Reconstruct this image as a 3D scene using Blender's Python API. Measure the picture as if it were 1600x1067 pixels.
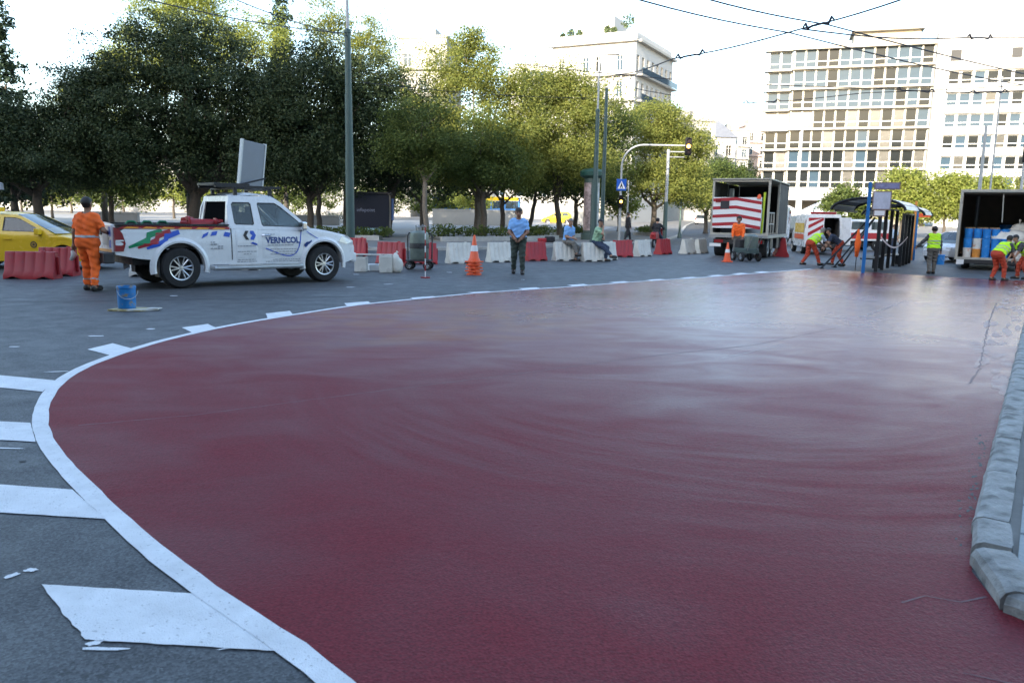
import bpy, bmesh, math, random
import numpy as np
from mathutils import Vector, Matrix
from mathutils.geometry import tessellate_polygon
R = math.radians
for o in list(bpy.data.objects): bpy.data.objects.remove(o)
sc = bpy.context.scene
C = sc.collection
# ---------------------------------------------------------------- camera, sky, sun, exposure
cam = bpy.data.cameras.new('camera'); cam.lens = 28; cam.sensor_width = 36; cam.clip_start = .1; cam.clip_end = 3000
camo = bpy.data.objects.new('camera', cam); C.objects.link(camo)
camo.matrix_world = Matrix.Translation((0, 0, 1.65)) @ Matrix.Rotation(math.pi/2-math.atan(198/1244.4), 4, 'X') @ Matrix.Rotation(R(1), 4, 'Z')
cam.dof.use_dof = True; cam.dof.focus_distance = 9; cam.dof.aperture_fstop = 4
sc.camera = camo
SUN_EL, SUN_DIR = R(16.5), (-.42, -.91)          # horizontal direction towards the sun: behind the camera, to the left
w = bpy.data.worlds.new('World'); sc.world = w; w.use_nodes = True
nt = w.node_tree
sky = nt.nodes.new('ShaderNodeTexSky'); sky.sky_type = 'NISHITA'; sky.sun_disc = False
sky.sun_elevation = SUN_EL; sky.sun_rotation = math.atan2(SUN_DIR[0], SUN_DIR[1])
sky.dust_density = 1.3; sky.air_density = 1.0; sky.ozone_density = 1.0
bg = nt.nodes['Background']; bg.inputs[1].default_value = .15
nt.links.new(sky.outputs[0], bg.inputs[0])
sl = bpy.data.lights.new('sun', 'SUN'); sl.energy = 3.0; sl.angle = R(.5); sl.color = (1, .9, .76)
so = bpy.data.objects.new('sun', sl); C.objects.link(so)
so.rotation_euler = Vector((-SUN_DIR[0]*math.cos(SUN_EL), -SUN_DIR[1]*math.cos(SUN_EL), -math.sin(SUN_EL))).to_track_quat('-Z', 'Y').to_euler()
sc.view_settings.view_transform = 'Standard'; sc.view_settings.look = 'None'
sc.view_settings.exposure = 2.25; sc.view_settings.gamma = 1

# ---------------------------------------------------------------- helpers
def ss(a, b, x):
    t = min(1, max(0, (x-a)/(b-a))); return t*t*(3-2*t)
def g(x, y): return -.32*ss(7, 18, x)+min(1.35, .014*max(0, y-60))
def lerp(a, b, t): return a+(b-a)*t
def interp(pts, x):
    if x <= pts[0][0]: return pts[0][1]
    for (a, b), (c, d) in zip(pts, pts[1:]):
        if x <= c: return b+(d-b)*(x-a)/(c-a)
    return pts[-1][1]

MATS = {}
def mat(name, col, rough=.6, metal=0, var=0, vscale=6, bump=0, bscale=60, spec=.5, emit=0, dirt=None, trans=0):
    if name in MATS: return MATS[name]
    m = bpy.data.materials.new(name); m.use_nodes = True; t = m.node_tree; b = t.nodes['Principled BSDF']
    b.inputs['Base Color'].default_value = (*col, 1); b.inputs['Roughness'].default_value = rough
    b.inputs['Metallic'].default_value = metal; b.inputs['Specular IOR Level'].default_value = spec
    if trans: b.inputs['Transmission Weight'].default_value = trans
    if emit: b.inputs['Emission Color'].default_value = (*col, 1); b.inputs['Emission Strength'].default_value = emit
    if var or bump or dirt:
        tc = t.nodes.new('ShaderNodeTexCoord')
    if var:
        n = t.nodes.new('ShaderNodeTexNoise'); n.inputs['Scale'].default_value = vscale; n.inputs['Detail'].default_value = 6; n.inputs['Roughness'].default_value = .65
        t.links.new(tc.outputs['Object'], n.inputs['Vector'])
        r = t.nodes.new('ShaderNodeMapRange'); r.inputs[1].default_value = .3; r.inputs[2].default_value = .7
        r.inputs[3].default_value = 1-var; r.inputs[4].default_value = 1+var
        t.links.new(n.outputs[0], r.inputs[0])
        h = t.nodes.new('ShaderNodeHueSaturation'); h.inputs['Color'].default_value = (*col, 1)
        t.links.new(r.outputs[0], h.inputs['Value']); out = h.outputs[0]
        if dirt:
            n2 = t.nodes.new('ShaderNodeTexNoise'); n2.inputs['Scale'].default_value = dirt[2]; n2.inputs['Detail'].default_value = 8
            t.links.new(tc.outputs['Object'], n2.inputs['Vector'])
            r2 = t.nodes.new('ShaderNodeMapRange'); r2.inputs[1].default_value = dirt[3]; r2.inputs[2].default_value = dirt[3]+.12
            r2.inputs[4].default_value = dirt[1]; t.links.new(n2.outputs[0], r2.inputs[0])
            mx = t.nodes.new('ShaderNodeMix'); mx.data_type = 'RGBA'; mx.inputs[7].default_value = (*dirt[0], 1)
            t.links.new(r2.outputs[0], mx.inputs[0]); t.links.new(out, mx.inputs[6]); out = mx.outputs[2]
        t.links.new(out, b.inputs['Base Color'])
        rr = t.nodes.new('ShaderNodeMapRange'); rr.inputs[1].default_value = .3; rr.inputs[2].default_value = .7
        rr.inputs[3].default_value = max(.03, rough*.8); rr.inputs[4].default_value = min(1, rough*1.2)
        t.links.new(n.outputs[0], rr.inputs[0]); t.links.new(rr.outputs[0], b.inputs['Roughness'])
    if bump:
        n = t.nodes.new('ShaderNodeTexNoise'); n.inputs['Scale'].default_value = bscale; n.inputs['Detail'].default_value = 4
        t.links.new(tc.outputs['Object'], n.inputs['Vector'])
        bp = t.nodes.new('ShaderNodeBump'); bp.inputs['Strength'].default_value = bump; bp.inputs['Distance'].default_value = .02
        t.links.new(n.outputs[0], bp.inputs['Height']); t.links.new(bp.outputs[0], b.inputs['Normal'])
    MATS[name] = m; return m

def tag(o, label=None, cat=None, group=None, kind=None):
    if label: o['label'] = label
    if cat: o['category'] = cat
    if group: o['group'] = group
    if kind: o['kind'] = kind
    return o
def thing(name, label, cat, loc=(0, 0, 0), rz=0, group=None, s=1):
    o = bpy.data.objects.new(name, None); C.objects.link(o); o.empty_display_size = .2
    o.location = loc; o.rotation_euler = (0, 0, rz); o.scale = (s, s, s)
    return tag(o, label, cat, group)
def link(name, me, parent=None, loc=None, rot=None, scale=None):
    o = bpy.data.objects.new(name, me); C.objects.link(o); o.parent = parent
    if loc is not None: o.location = loc
    if rot is not None: o.rotation_euler = rot
    if scale is not None: o.scale = scale
    return o
def kids(o): return [c for c in bpy.data.objects if c.parent == o]
def copy_tree(o, parent=None, **over):
    c = o.copy(); C.objects.link(c); c.parent = parent
    for ch in o.children: copy_tree(ch, c)
    return c

class MB:
    def __init__(s): s.v = []; s.f = []
    def add(s, vs, fs):
        k = len(s.v); s.v += [tuple(p) for p in vs]; s.f += [tuple(i+k for i in f) for f in fs]; return s
    def box(s, c, d, M=None, taper=1):
        x, y, z = d[0]/2, d[1]/2, d[2]/2
        vs = [Vector((sx*x*(taper if sz > 0 else 1), sy*y*(taper if sz > 0 else 1), sz*z)) for sz in (-1, 1) for sx, sy in ((-1, -1), (1, -1), (1, 1), (-1, 1))]
        if M: vs = [M @ p for p in vs]
        return s.add([p+Vector(c) for p in vs], [(3, 2, 1, 0), (4, 5, 6, 7), (0, 1, 5, 4), (1, 2, 6, 5), (2, 3, 7, 6), (3, 0, 4, 7)])
    def tube(s, pts, rs, n=8, cap=True):
        pts = [Vector(p) for p in pts]
        if not hasattr(rs, '__len__'): rs = [rs]*len(pts)
        vs = []; fs = []; prev = None
        for i, p in enumerate(pts):
            d = (pts[min(i+1, len(pts)-1)]-pts[max(i-1, 0)]).normalized()
            if prev is None:
                a = Vector((0, 0, 1)) if abs(d.z) < .9 else Vector((1, 0, 0)); u = d.cross(a).normalized()
            else: u = (prev-d*prev.dot(d)).normalized()
            prev = u; v = d.cross(u)
            for k in range(n):
                t = 2*math.pi*k/n; vs.append(p+(u*math.cos(t)+v*math.sin(t))*rs[i])
        for i in range(len(pts)-1):
            for k in range(n):
                a = i*n+k; b = i*n+(k+1) % n; fs.append((a, b, b+n, a+n))
        if cap: fs.append(tuple(range(n-1, -1, -1))); fs.append(tuple(range((len(pts)-1)*n, len(pts)*n)))
        return s.add(vs, fs)
    def lathe(s, prof, n=20, c=(0, 0, 0), axis='Z', a0=0, a1=2*math.pi):
        full = abs(a1-a0-2*math.pi) < 1e-6; m = n if full else n+1; vs = []; fs = []
        for r, h in prof:
            for k in range(m):
                t = a0+(a1-a0)*k/n; p = (r*math.cos(t), r*math.sin(t), h)
                if axis == 'Y': p = (p[0], p[2], p[1])
                if axis == 'X': p = (p[2], p[0], p[1])
                vs.append((p[0]+c[0], p[1]+c[1], p[2]+c[2]))
        for i in range(len(prof)-1):
            for k in range(n):
                a = i*m+k; b = i*m+(k+1) % m; fs.append((a, b, b+m, a+m))
        return s.add(vs, fs)
    def prism(s, poly, fn, a, b):
        n = len(poly); vs = [fn(u, v, a) for u, v in poly]+[fn(u, v, b) for u, v in poly]
        fs = [tuple(range(n)), tuple(range(2*n-1, n-1, -1))]+[(i, i+n, (i+1) % n+n, (i+1) % n) for i in range(n)]
        return s.add(vs, fs)
    def plate(s, outer, holes, fn, th):
        loops = [outer]+holes; flat = [p for l in loops for p in l]; n = len(flat)
        tris = tessellate_polygon([[Vector((p[0], p[1], 0)) for p in l] for l in loops])
        vs = [fn(u, v, 0) for u, v in flat]; fs = [tuple(t) for t in tris]
        if th:
            vs += [fn(u, v, th) for u, v in flat]; fs += [tuple(i+n for i in reversed(t)) for t in tris]
            k = 0
            for l in loops:
                m = len(l); fs += [(k+i, k+(i+1) % m, k+(i+1) % m+n, k+i+n) for i in range(m)]; k += m
        return s.add(vs, fs)
    def mesh(s, m=None, smooth=False, bev=0, fix=True, name='mesh'):
        me = bpy.data.meshes.new(name); me.from_pydata(s.v, [], s.f)
        bm = bmesh.new(); bm.from_mesh(me)
        if fix: bmesh.ops.recalc_face_normals(bm, faces=bm.faces)
        if bev:
            es = [e for e in bm.edges if len(e.link_faces) == 2 and e.calc_face_angle(0) > .6]
            bmesh.ops.bevel(bm, geom=es, offset=bev, segments=2, affect='EDGES', profile=.6, clamp_overlap=True)
        bm.to_mesh(me); bm.free()
        if smooth:
            for p in me.polygons: p.use_smooth = True
            if smooth != 'all':
                try: me.set_sharp_from_angle(angle=R(40))
                except Exception: pass
        if m: me.materials.append(m)
        return me
    def build(s, name, m, parent=None, smooth=False, bev=0, loc=None, rot=None, fix=True):
        return link(name, s.mesh(m, smooth, bev, fix, name), parent, loc, rot)

def npmesh(name, V, F, m, smooth=False):
    """V (n,3), F (k,4) or (k,3) numpy arrays"""
    me = bpy.data.meshes.new(name); k = F.shape[1]
    me.vertices.add(len(V)); me.vertices.foreach_set('co', V.astype(np.float32).ravel())
    me.loops.add(F.size); me.loops.foreach_set('vertex_index', F.astype(np.int32).ravel())
    me.polygons.add(len(F)); me.polygons.foreach_set('loop_start', np.arange(0, F.size, k, dtype=np.int32))
    me.update(calc_edges=True)
    if smooth: me.polygons.foreach_set('use_smooth', np.ones(len(F), bool))
    me.materials.append(m); return me

def sheet(name, poly, off, m, cuts=(), xcut=True, ycut=False, parent=None, kind='structure'):
    bm = bmesh.new(); bm.faces.new([bm.verts.new((x, y, 0)) for x, y in poly])
    bmesh.ops.triangulate(bm, faces=bm.faces[:])
    xs = [p[0] for p in poly]; ys = [p[1] for p in poly]
    def cut(co, no): bmesh.ops.bisect_plane(bm, geom=bm.verts[:]+bm.edges[:]+bm.faces[:], plane_co=co, plane_no=no)
    for i in range(23):
        x = 7+i*.5
        if xcut and min(xs) < x < max(xs): cut((x, 0, 0), (1, 0, 0))
    for y in (60, 156.43):
        if min(ys) < y < max(ys): cut((0, y, 0), (0, 1, 0))
    for v in bm.verts: v.co.z = g(v.co.x, v.co.y)+off
    bmesh.ops.recalc_face_normals(bm, faces=bm.faces)
    for f in bm.faces:
        if f.normal.z < 0: f.normal_flip()
    me = bpy.data.meshes.new(name); bm.to_mesh(me); bm.free(); me.materials.append(m)
    o = link(name, me, parent)
    if kind and not parent: o['kind'] = kind
    return o
_txt = {}
def textgeo(s, size, bold=0, align='LEFT', sx=1):
    key = (s, size, bold, align, sx)
    if key in _txt: return _txt[key]
    cu = bpy.data.curves.new('t', 'FONT'); cu.body = s; cu.size = size; cu.offset = bold; cu.align_x = align; cu.resolution_u = 3
    ob = bpy.data.objects.new('t', cu); C.objects.link(ob); bpy.context.view_layer.update()
    me = bpy.data.meshes.new_from_object(ob.evaluated_get(bpy.context.evaluated_depsgraph_get()))
    r = ([(v.co.x*sx, v.co.y) for v in me.vertices], [tuple(p.vertices) for p in me.polygons])
    bpy.data.objects.remove(ob); bpy.data.meshes.remove(me); bpy.data.curves.remove(cu)
    _txt[key] = r; return r
def ring(cx, cy, r, n=16): return [(cx+r*math.cos(2*math.pi*i/n), cy+r*math.sin(2*math.pi*i/n)) for i in range(n)]
def rrect(x0, y0, x1, y1, r, n=3):
    out = []
    for cx, cy, a in ((x1-r, y1-r, 0), (x0+r, y1-r, 90), (x0+r, y0+r, 180), (x1-r, y0+r, 270)):
        for i in range(n+1):
            t = R(a+90*i/n); out.append((cx+r*math.cos(t), cy+r*math.sin(t)))
    return out
# ---------------------------------------------------------------- ground materials
def asphalt():
    m = bpy.data.materials.new('asphalt'); m.use_nodes = True; t = m.node_tree; b = t.nodes['Principled BSDF']; N = t.nodes.new; L = t.links.new
    tc = N('ShaderNodeTexCoord')
    def noise(sc_, det=6, vec=None, rough=.6):
        n = N('ShaderNodeTexNoise'); n.inputs['Scale'].default_value = sc_; n.inputs['Detail'].default_value = det; n.inputs['Roughness'].default_value = rough
        L(vec or tc.outputs['Object'], n.inputs['Vector']); return n.outputs[0]
    def mr(x, a, b_, c, d):
        r = N('ShaderNodeMapRange'); r.inputs[1].default_value = a; r.inputs[2].default_value = b_; r.inputs[3].default_value = c; r.inputs[4].default_value = d; L(x, r.inputs[0]); return r.outputs[0]
    def mul(a, b_):
        n = N('ShaderNodeMath'); n.operation = 'MULTIPLY'; L(a, n.inputs[0]); L(b_, n.inputs[1]); return n.outputs[0]
    mp = N('ShaderNodeMapping'); mp.inputs['Rotation'].default_value = (0, 0, R(35)); mp.inputs['Scale'].default_value = (.12, 1, 1); L(tc.outputs['Object'], mp.inputs[0])
    big = mr(noise(.35), .3, .7, .72, 1.25); streak = mr(noise(1.6, 4, mp.outputs[0]), .35, .7, .85, 1.12)
    vo = N('ShaderNodeTexVoronoi'); vo.inputs['Scale'].default_value = 95; L(tc.outputs['Object'], vo.inputs['Vector'])
    agg = mr(vo.outputs['Color'], .2, .95, .5, 1.7)
    fine = mr(noise(160, 2), .3, .7, .75, 1.25)
    stain = mr(noise(2.1, 5), .62, .72, 1, .55)
    v = mul(mul(mul(mul(big, streak), agg), fine), stain)
    hs = N('ShaderNodeHueSaturation'); hs.inputs['Color'].default_value = (.06, .063, .067, 1); L(v, hs.inputs['Value'])
    spk = N('ShaderNodeTexVoronoi'); spk.inputs['Scale'].default_value = 38; L(tc.outputs['Object'], spk.inputs['Vector'])
    sp = mr(spk.outputs['Distance'], .06, .13, .8, 0)
    gate = mr(noise(9, 2), .5, .62, 0, 1)
    mx = N('ShaderNodeMix'); mx.data_type = 'RGBA'; L(mul(sp, gate), mx.inputs[0]); L(hs.outputs[0], mx.inputs[6]); mx.inputs[7].default_value = (.22, .22, .215, 1)
    L(mx.outputs[2], b.inputs['Base Color'])
    L(mr(noise(3), .3, .7, .5, .72), b.inputs['Roughness']); b.inputs['Specular IOR Level'].default_value = .5
    bp = N('ShaderNodeBump'); bp.inputs['Strength'].default_value = .35; bp.inputs['Distance'].default_value = .004
    L(vo.outputs['Distance'], bp.inputs['Height']); L(bp.outputs[0], b.inputs['Normal'])
    return m
def redpaint():
    m = bpy.data.materials.new('red_paint'); m.use_nodes = True; t = m.node_tree; b = t.nodes['Principled BSDF']; N = t.nodes.new; L = t.links.new
    tc = N('ShaderNodeTexCoord')
    def noise(sc_, det=6, vec=None, dist=0):
        n = N('ShaderNodeTexNoise'); n.inputs['Scale'].default_value = sc_; n.inputs['Detail'].default_value = det; n.inputs['Distortion'].default_value = dist
        L(vec or tc.outputs['Object'], n.inputs['Vector']); return n.outputs[0]
    def mr(x, a, b_, c, d):
        r = N('ShaderNodeMapRange'); r.inputs[1].default_value = a; r.inputs[2].default_value = b_; r.inputs[3].default_value = c; r.inputs[4].default_value = d; L(x, r.inputs[0]); return r.outputs[0]
    def math_(op, a, b_):
        n = N('ShaderNodeMath'); n.operation = op; n.use_clamp = False
        for i, q in enumerate((a, b_)):
            if isinstance(q, (int, float)): n.inputs[i].default_value = q
            else: L(q, n.inputs[i])
        return n.outputs[0]
    # arcs left by the squeegee: noise read in polar coordinates about a point on the road
    def arcs(cx, cy, fr, fa):
        sx = N('ShaderNodeSeparateXYZ'); L(tc.outputs['Object'], sx.inputs[0])
        dx = math_('SUBTRACT', sx.outputs[0], cx); dy = math_('SUBTRACT', sx.outputs[1], cy)
        r = math_('SQRT', math_('ADD', math_('MULTIPLY', dx, dx), math_('MULTIPLY', dy, dy)), 0)
        a = math_('ARCTAN2', dy, dx)
        cb = N('ShaderNodeCombineXYZ'); L(math_('MULTIPLY', r, fr), cb.inputs[0]); L(math_('MULTIPLY', a, fa), cb.inputs[1])
        return noise(1, 4, cb.outputs[0], .4)
    a1 = arcs(2.2, 8.2, 7.5, 3.2)
    def rad(cx, cy):
        sx = N('ShaderNodeSeparateXYZ'); L(tc.outputs['Object'], sx.inputs[0]); dx = math_('SUBTRACT', sx.outputs[0], cx); dy = math_('SUBTRACT', sx.outputs[1], cy)
        return math_('SQRT', math_('ADD', math_('MULTIPLY', dx, dx), math_('MULTIPLY', dy, dy)), 0)
    sy = N('ShaderNodeSeparateXYZ'); L(tc.outputs['Object'], sy.inputs[0])
    mpn = N('ShaderNodeMapping'); mpn.inputs['Rotation'].default_value = (0, 0, R(-12)); mpn.inputs['Scale'].default_value = (.8, 1.5, 1); L(tc.outputs['Object'], mpn.inputs[0])
    a2 = noise(1.0, 5, mpn.outputs[0], .8)
    wob = math_('MULTIPLY', noise(.6, 4), 2.2)
    inr = mr(math_('ADD', rad(2.2, 8.2), wob), 3.0, 4.0, 0, 1); outr = mr(math_('ADD', rad(2.2, 8.2), wob), 4.9, 6.2, 1, 0); low = mr(math_('ADD', sy.outputs[1], wob), 7.2, 8.6, 1, 0)
    gate = math_('SUBTRACT', 1, math_('MULTIPLY', math_('MULTIPLY', inr, outr), math_('MULTIPLY', low, .9)))
    ar = N('ShaderNodeMix'); L(gate, ar.inputs[0]); L(a1, ar.inputs[2]); L(a2, ar.inputs[3]); arc = ar.outputs[0]
    big = noise(.45, 5, None, .6); fine = noise(70, 3)
    v = math_('MULTIPLY', math_('MULTIPLY', mr(arc, .32, .68, .92, 1.07), mr(big, .3, .7, .92, 1.08)), mr(fine, .3, .7, .7, 1.3))
    hs = N('ShaderNodeHueSaturation'); hs.inputs['Color'].default_value = (.148, .0205, .027, 1); L(v, hs.inputs['Value'])
    # thin spots where rusty orange shows, in the freshly spread far part
    rust = math_('MULTIPLY', mr(noise(.9, 7, None, 1.2), .44, .6, 0, .95), mr(rad(-1.2, 12.2), 1.4, 3.4, 1, 0))
    mx = N('ShaderNodeMix'); mx.data_type = 'RGBA'; L(rust, mx.inputs[0]); L(hs.outputs[0], mx.inputs[6]); mx.inputs[7].default_value = (.2, .045, .012, 1)
    L(mx.outputs[2], b.inputs['Base Color'])
    wet = math_('ADD', mr(arc, .32, .68, -.055, .055), mr(big, .3, .7, -.05, .05))
    # wetter where it was spread last, towards the bus stop
    sx = N('ShaderNodeSeparateXYZ'); L(tc.outputs['Object'], sx.inputs[0])
    dr = math_('ADD', math_('MULTIPLY', sx.outputs[0], .5), math_('MULTIPLY', sx.outputs[1], .85))
    base = mr(dr, 4, 15, .54, .21)
    rg = math_('MAXIMUM', math_('ADD', base, wet), .14)
    L(rg, b.inputs['Roughness']); L(math_('MULTIPLY', mr(dr, 5.5, 14, .09, .48), mr(arc, .32, .68, 1.25, .75)), b.inputs['Specular IOR Level'])
    vo = N('ShaderNodeTexVoronoi'); vo.inputs['Scale'].default_value = 85; L(tc.outputs['Object'], vo.inputs['Vector'])
    h = math_('ADD', math_('MULTIPLY', vo.outputs['Distance'], .5), math_('MULTIPLY', arc, .55))
    h = math_('ADD', h, math_('MULTIPLY', noise(26, 4), .9))
    bp = N('ShaderNodeBump'); bp.inputs['Strength'].default_value = .7; bp.inputs['Distance'].default_value = .005
    L(h, bp.inputs['Height']); L(bp.outputs[0], b.inputs['Normal'])
    return m
M_ASPH = asphalt(); M_RED = redpaint()
M_LINE = mat('line_paint', (.74, .75, .77), .65, var=.12, vscale=5, bump=.7, bscale=140, dirt=((.12, .12, .13), .7, 60, .625))
M_PAVE = mat('paving', (.17, .165, .155), .8, var=.22, vscale=1.3, bump=.3, bscale=40)
M_PLAZA = mat('plaza_paving', (.3, .29, .27), .8, var=.15, vscale=.8, bump=.2, bscale=30)
M_STONE = mat('kerb_marble', (.25, .25, .24), .7, var=.45, vscale=14, bump=.3, bscale=70, dirt=((.06, .058, .054), .8, 7, .52))
M_SLAB = mat('pavement_slab', (.24, .27, .28), .7, var=.25, vscale=4, bump=.4, bscale=25, dirt=((.09, .09, .09), .6, 4, .6))
M_GUT = mat('gutter_paint', (.15, .03, .036), .55, spec=.2, var=.4, vscale=5, bump=.5, bscale=30, dirt=((.26, .17, .13), .7, 4, .5))
M_KERB = mat('kerb_concrete', (.36, .35, .32), .8, var=.2, vscale=3, bump=.3, bscale=30)

# ---------------------------------------------------------------- road sheet
xs = sorted(set([-500, -150, -60, -30, 0]+[7+.5*i for i in range(23)]+[30, 60, 150, 500])); ys = [-200, -60, 0, 20, 40, 60, 100, 156.43, 300, 900]
V = [(x, y, g(x, y)) for y in ys for x in xs]; n = len(xs)
mb = MB(); mb.add(V, [(j*n+i, j*n+i+1, (j+1)*n+i+1, (j+1)*n+i) for j in range(len(ys)-1) for i in range(n-1)])
tag(mb.build('road', M_ASPH, fix=False), kind='structure')
INN = [(-.1, 2.0), (-.49, 2.6), (-.63, 2.75), (-.88, 2.93), (-1.06, 3.08), (-1.22, 3.22), (-1.44, 3.42), (-1.74, 3.73), (-2.13, 4.16), (-2.32, 4.37), (-2.78, 4.88), (-3.16, 5.34), (-3.55, 5.89), (-3.74, 6.22), (-4.05, 6.84), (-4.26, 7.36), (-4.43, 8.06), (-4.46, 8.76), (-4.40, 9.86), (-4.13, 11.09), (-3.72, 12.15), (-2.76, 14.19), (-.82, 16.64), (1.49, 18.74), (3.28, 20.5), (5.34, 22.31), (7.9, 24.85), (10.61, 28.29)]
def dense(P, step):
    out = []
    for a, b in zip(P, P[1:]):
        k = max(1, int(math.dist(a, b)/step)); out += [(lerp(a[0], b[0], i/k), lerp(a[1], b[1], i/k)) for i in range(k)]
    return out+[P[-1]]
def smooth2(P, it=6):
    for _ in range(it): P = [P[0]]+[((a[0]+2*b[0]+c[0])/4, (a[1]+2*b[1]+c[1])/4) for a, b, c in zip(P, P[1:], P[2:])]+[P[-1]]
    return P
random.seed(4)
inn = smooth2(dense(INN, .12), 14)
def offset(P, d, jit=0):
    out = []
    for i, p in enumerate(P):
        a = P[max(0, i-1)]; b = P[min(len(P)-1, i+1)]; t = Vector((b[0]-a[0], b[1]-a[1])).normalized()
        k = d+random.uniform(-jit, jit); out.append((p[0]-t.y*k, p[1]+t.x*k))
    return out
KERB = [(7, 2.1), (3.7, 2.42), (2.75, 2.68), (2.32, 2.92), (2.13, 3.2), (2.22, 3.6), (2.42, 3.93), (2.63, 4.3), (3.19, 5.12), (4.46, 6.97), (5.98, 9.28), (7.86, 12.12), (10, 15.36), (14, 21.42), (18.2, 27.78), (24, 36.6), (30, 45.7)]
red_in = offset(inn, 0, .008)
redpoly = red_in+[(10.85, 28.75), (14.3, 28.6), (18.6, 27.6)]+[p for p in reversed(KERB[:14])]+[(7, .4), (.6, .4)]
sheet('red_painted_road', redpoly, .004, M_RED)
line_out = offset(inn, .098, .003)
li = offset(inn, -.012, .005)
def strip(name, A, B, off, m, parent=None):
    mb = MB(); n = len(A)
    mb.add([(x, y, g(x, y)+off) for x, y in A]+[(x, y, g(x, y)+off) for x, y in B], [(i, i+1, n+i+1, n+i) for i in range(n-1)])
    o = mb.build(name, m, parent, fix=False)
    if not parent: o['kind'] = 'structure'
    for p in o.data.polygons:
        if p.normal.z < 0: p.flip()
    return o
EDGE = strip('road_marking', line_out, li, .0068, M_LINE)
DASH = [[(-2.06, 3.3), (-1.34, 3.235), (-.84, 2.79), (-1.63, 2.85)], [(-3.75, 4.66), (-2.58, 4.5), (-2.16, 4.06), (-3.43, 4.19)], [(-4.72, 6.06), (-3.70, 5.95), (-3.36, 5.45), (-4.39, 5.57)], [(-5.57, 7.83), (-4.37, 7.48), (-4.22, 7.0), (-5.19, 7.28)],
 [(-4.98, 9.2), (-4.91, 9.66), (-4.5, 9.3), (-4.54, 8.85)], [(-4.64, 11.07), (-4.43, 11.47), (-4.17, 11.1), (-4.3, 10.6)], [(-3.99, 12.78), (-3.71, 13.17), (-3.5, 12.63), (-3.78, 12.2)], [(-3.07, 14.43), (-2.7, 14.79), (-2.58, 14.47), (-2.93, 14.0)],
 [(-2.02, 15.57), (-1.61, 15.95), (-1.52, 15.85), (-1.9, 15.32)], [(-.98, 16.85), (-.54, 17.18), (-.42, 17.05), (-.82, 16.72)], [(.12, 17.98), (.54, 18.34), (.66, 18.02), (.24, 17.68)], [(1.29, 19.08), (1.72, 19.49), (1.85, 19.15), (1.42, 18.8)], [(2.42, 20.14), (2.85, 20.53), (2.98, 20.26), (2.55, 19.9)],
 [(3.52, 21.1), (3.96, 21.5), (4.12, 21.27), (3.68, 20.9)], [(4.6, 22.05), (5.04, 22.45), (5.2, 22.25), (4.76, 21.85)], [(5.6, 23.05), (6.04, 23.5), (6.2, 23.25), (5.76, 22.8)], [(6.55, 24.0), (7.0, 24.5), (7.2, 24.25), (6.75, 23.75)], [(7.5, 24.95), (7.95, 25.5), (8.15, 25.25), (7.7, 24.7)]]
for i, q in enumerate(DASH):
    P = dense(q+[q[0]], .035 if i == 0 else .07)[:-1]
    P = [(x+random.uniform(-.0025, .0025), y+random.uniform(-.0025, .0025)) for x, y in P]
    if i == 0: P = [(x+(random.uniform(-.006, .006) if x < -1.6 and y > 2.9 and y < 3.27 else 0), y) for x, y in P]
    sheet('dash', P, .0055, M_LINE, parent=EDGE)
def blob(cx, cy, rx, ry, a, n=14):
    return [(cx+math.cos(a)*rx*math.cos(t)*k-math.sin(a)*ry*math.sin(t)*k, cy+math.sin(a)*rx*math.cos(t)*k+math.cos(a)*ry*math.sin(t)*k) for i in range(n) for t in [2*math.pi*i/n] for k in [random.uniform(.7, 1.2)]]
SPOTS = [(-1.53, 2.79, .1, .012, 0), (-1.58, 2.83, .03, .02, .5), (-2.24, 3.38, .02, .035, -.4), (-2.19, 3.44, .03, .02, .2), (-2.66, 3.9, .03, .04, .5), (-3.6, 5.3, .3, .014, -.06), (-4.6, 7.9, .12, .02, .3), (-5.4, 10.2, .1, .04, .2), (-5.0, 10.9, .06, .05, 0), (-5.9, 9.3, .07, .03, .1), (-1.0, 2.83, .12, .006, .35), (.25, 20.5, .05, .04, 0), (-2.9, 18.5, .12, .05, .2), (-3.6, 17.6, .1, .05, .2), (-6.5, 15.2, .08, .05, 0), (-4.2, 21.3, .1, .06, 0), (-1.8, 22.6, .1, .06, 0)]
for s_ in SPOTS: sheet('paint_splash', blob(*s_), .004, M_LINE)
def mist():
    m = bpy.data.materials.new('paint_mist'); m.use_nodes = True; t = m.node_tree; b = t.nodes['Principled BSDF']; N = t.nodes.new; L = t.links.new
    b.inputs['Base Color'].default_value = (.72, .73, .75, 1); b.inputs['Roughness'].default_value = .7
    tc = N('ShaderNodeTexCoord'); n = N('ShaderNodeTexNoise'); n.inputs['Scale'].default_value = 190; n.inputs['Detail'].default_value = 2; L(tc.outputs['Object'], n.inputs['Vector'])
    n2 = N('ShaderNodeTexNoise'); n2.inputs['Scale'].default_value = 14; n2.inputs['Detail'].default_value = 3; L(tc.outputs['Object'], n2.inputs['Vector'])
    a = N('ShaderNodeMath'); a.operation = 'ADD'; L(n.outputs[0], a.inputs[0]); L(n2.outputs[0], a.inputs[1])
    r = N('ShaderNodeMapRange'); r.inputs[1].default_value = .98; r.inputs[2].default_value = 1.15; L(a.outputs[0], r.inputs[0]); L(r.outputs[0], b.inputs['Alpha']); return m
M_MIST = mist()
0 and sheet('paint_mist', [(-2.14, 3.33), (-2.06, 3.32), (-1.98, 3.2), (-1.84, 3.04), (-1.6, 2.84), (-1.68, 2.82), (-1.82, 2.9), (-2.0, 3.1)], .0061, M_MIST)
0 and sheet('paint_mist', [(-1.7, 2.86), (-.9, 2.83), (-.9, 2.79), (-1.7, 2.8)], .0047, M_MIST)
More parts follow.
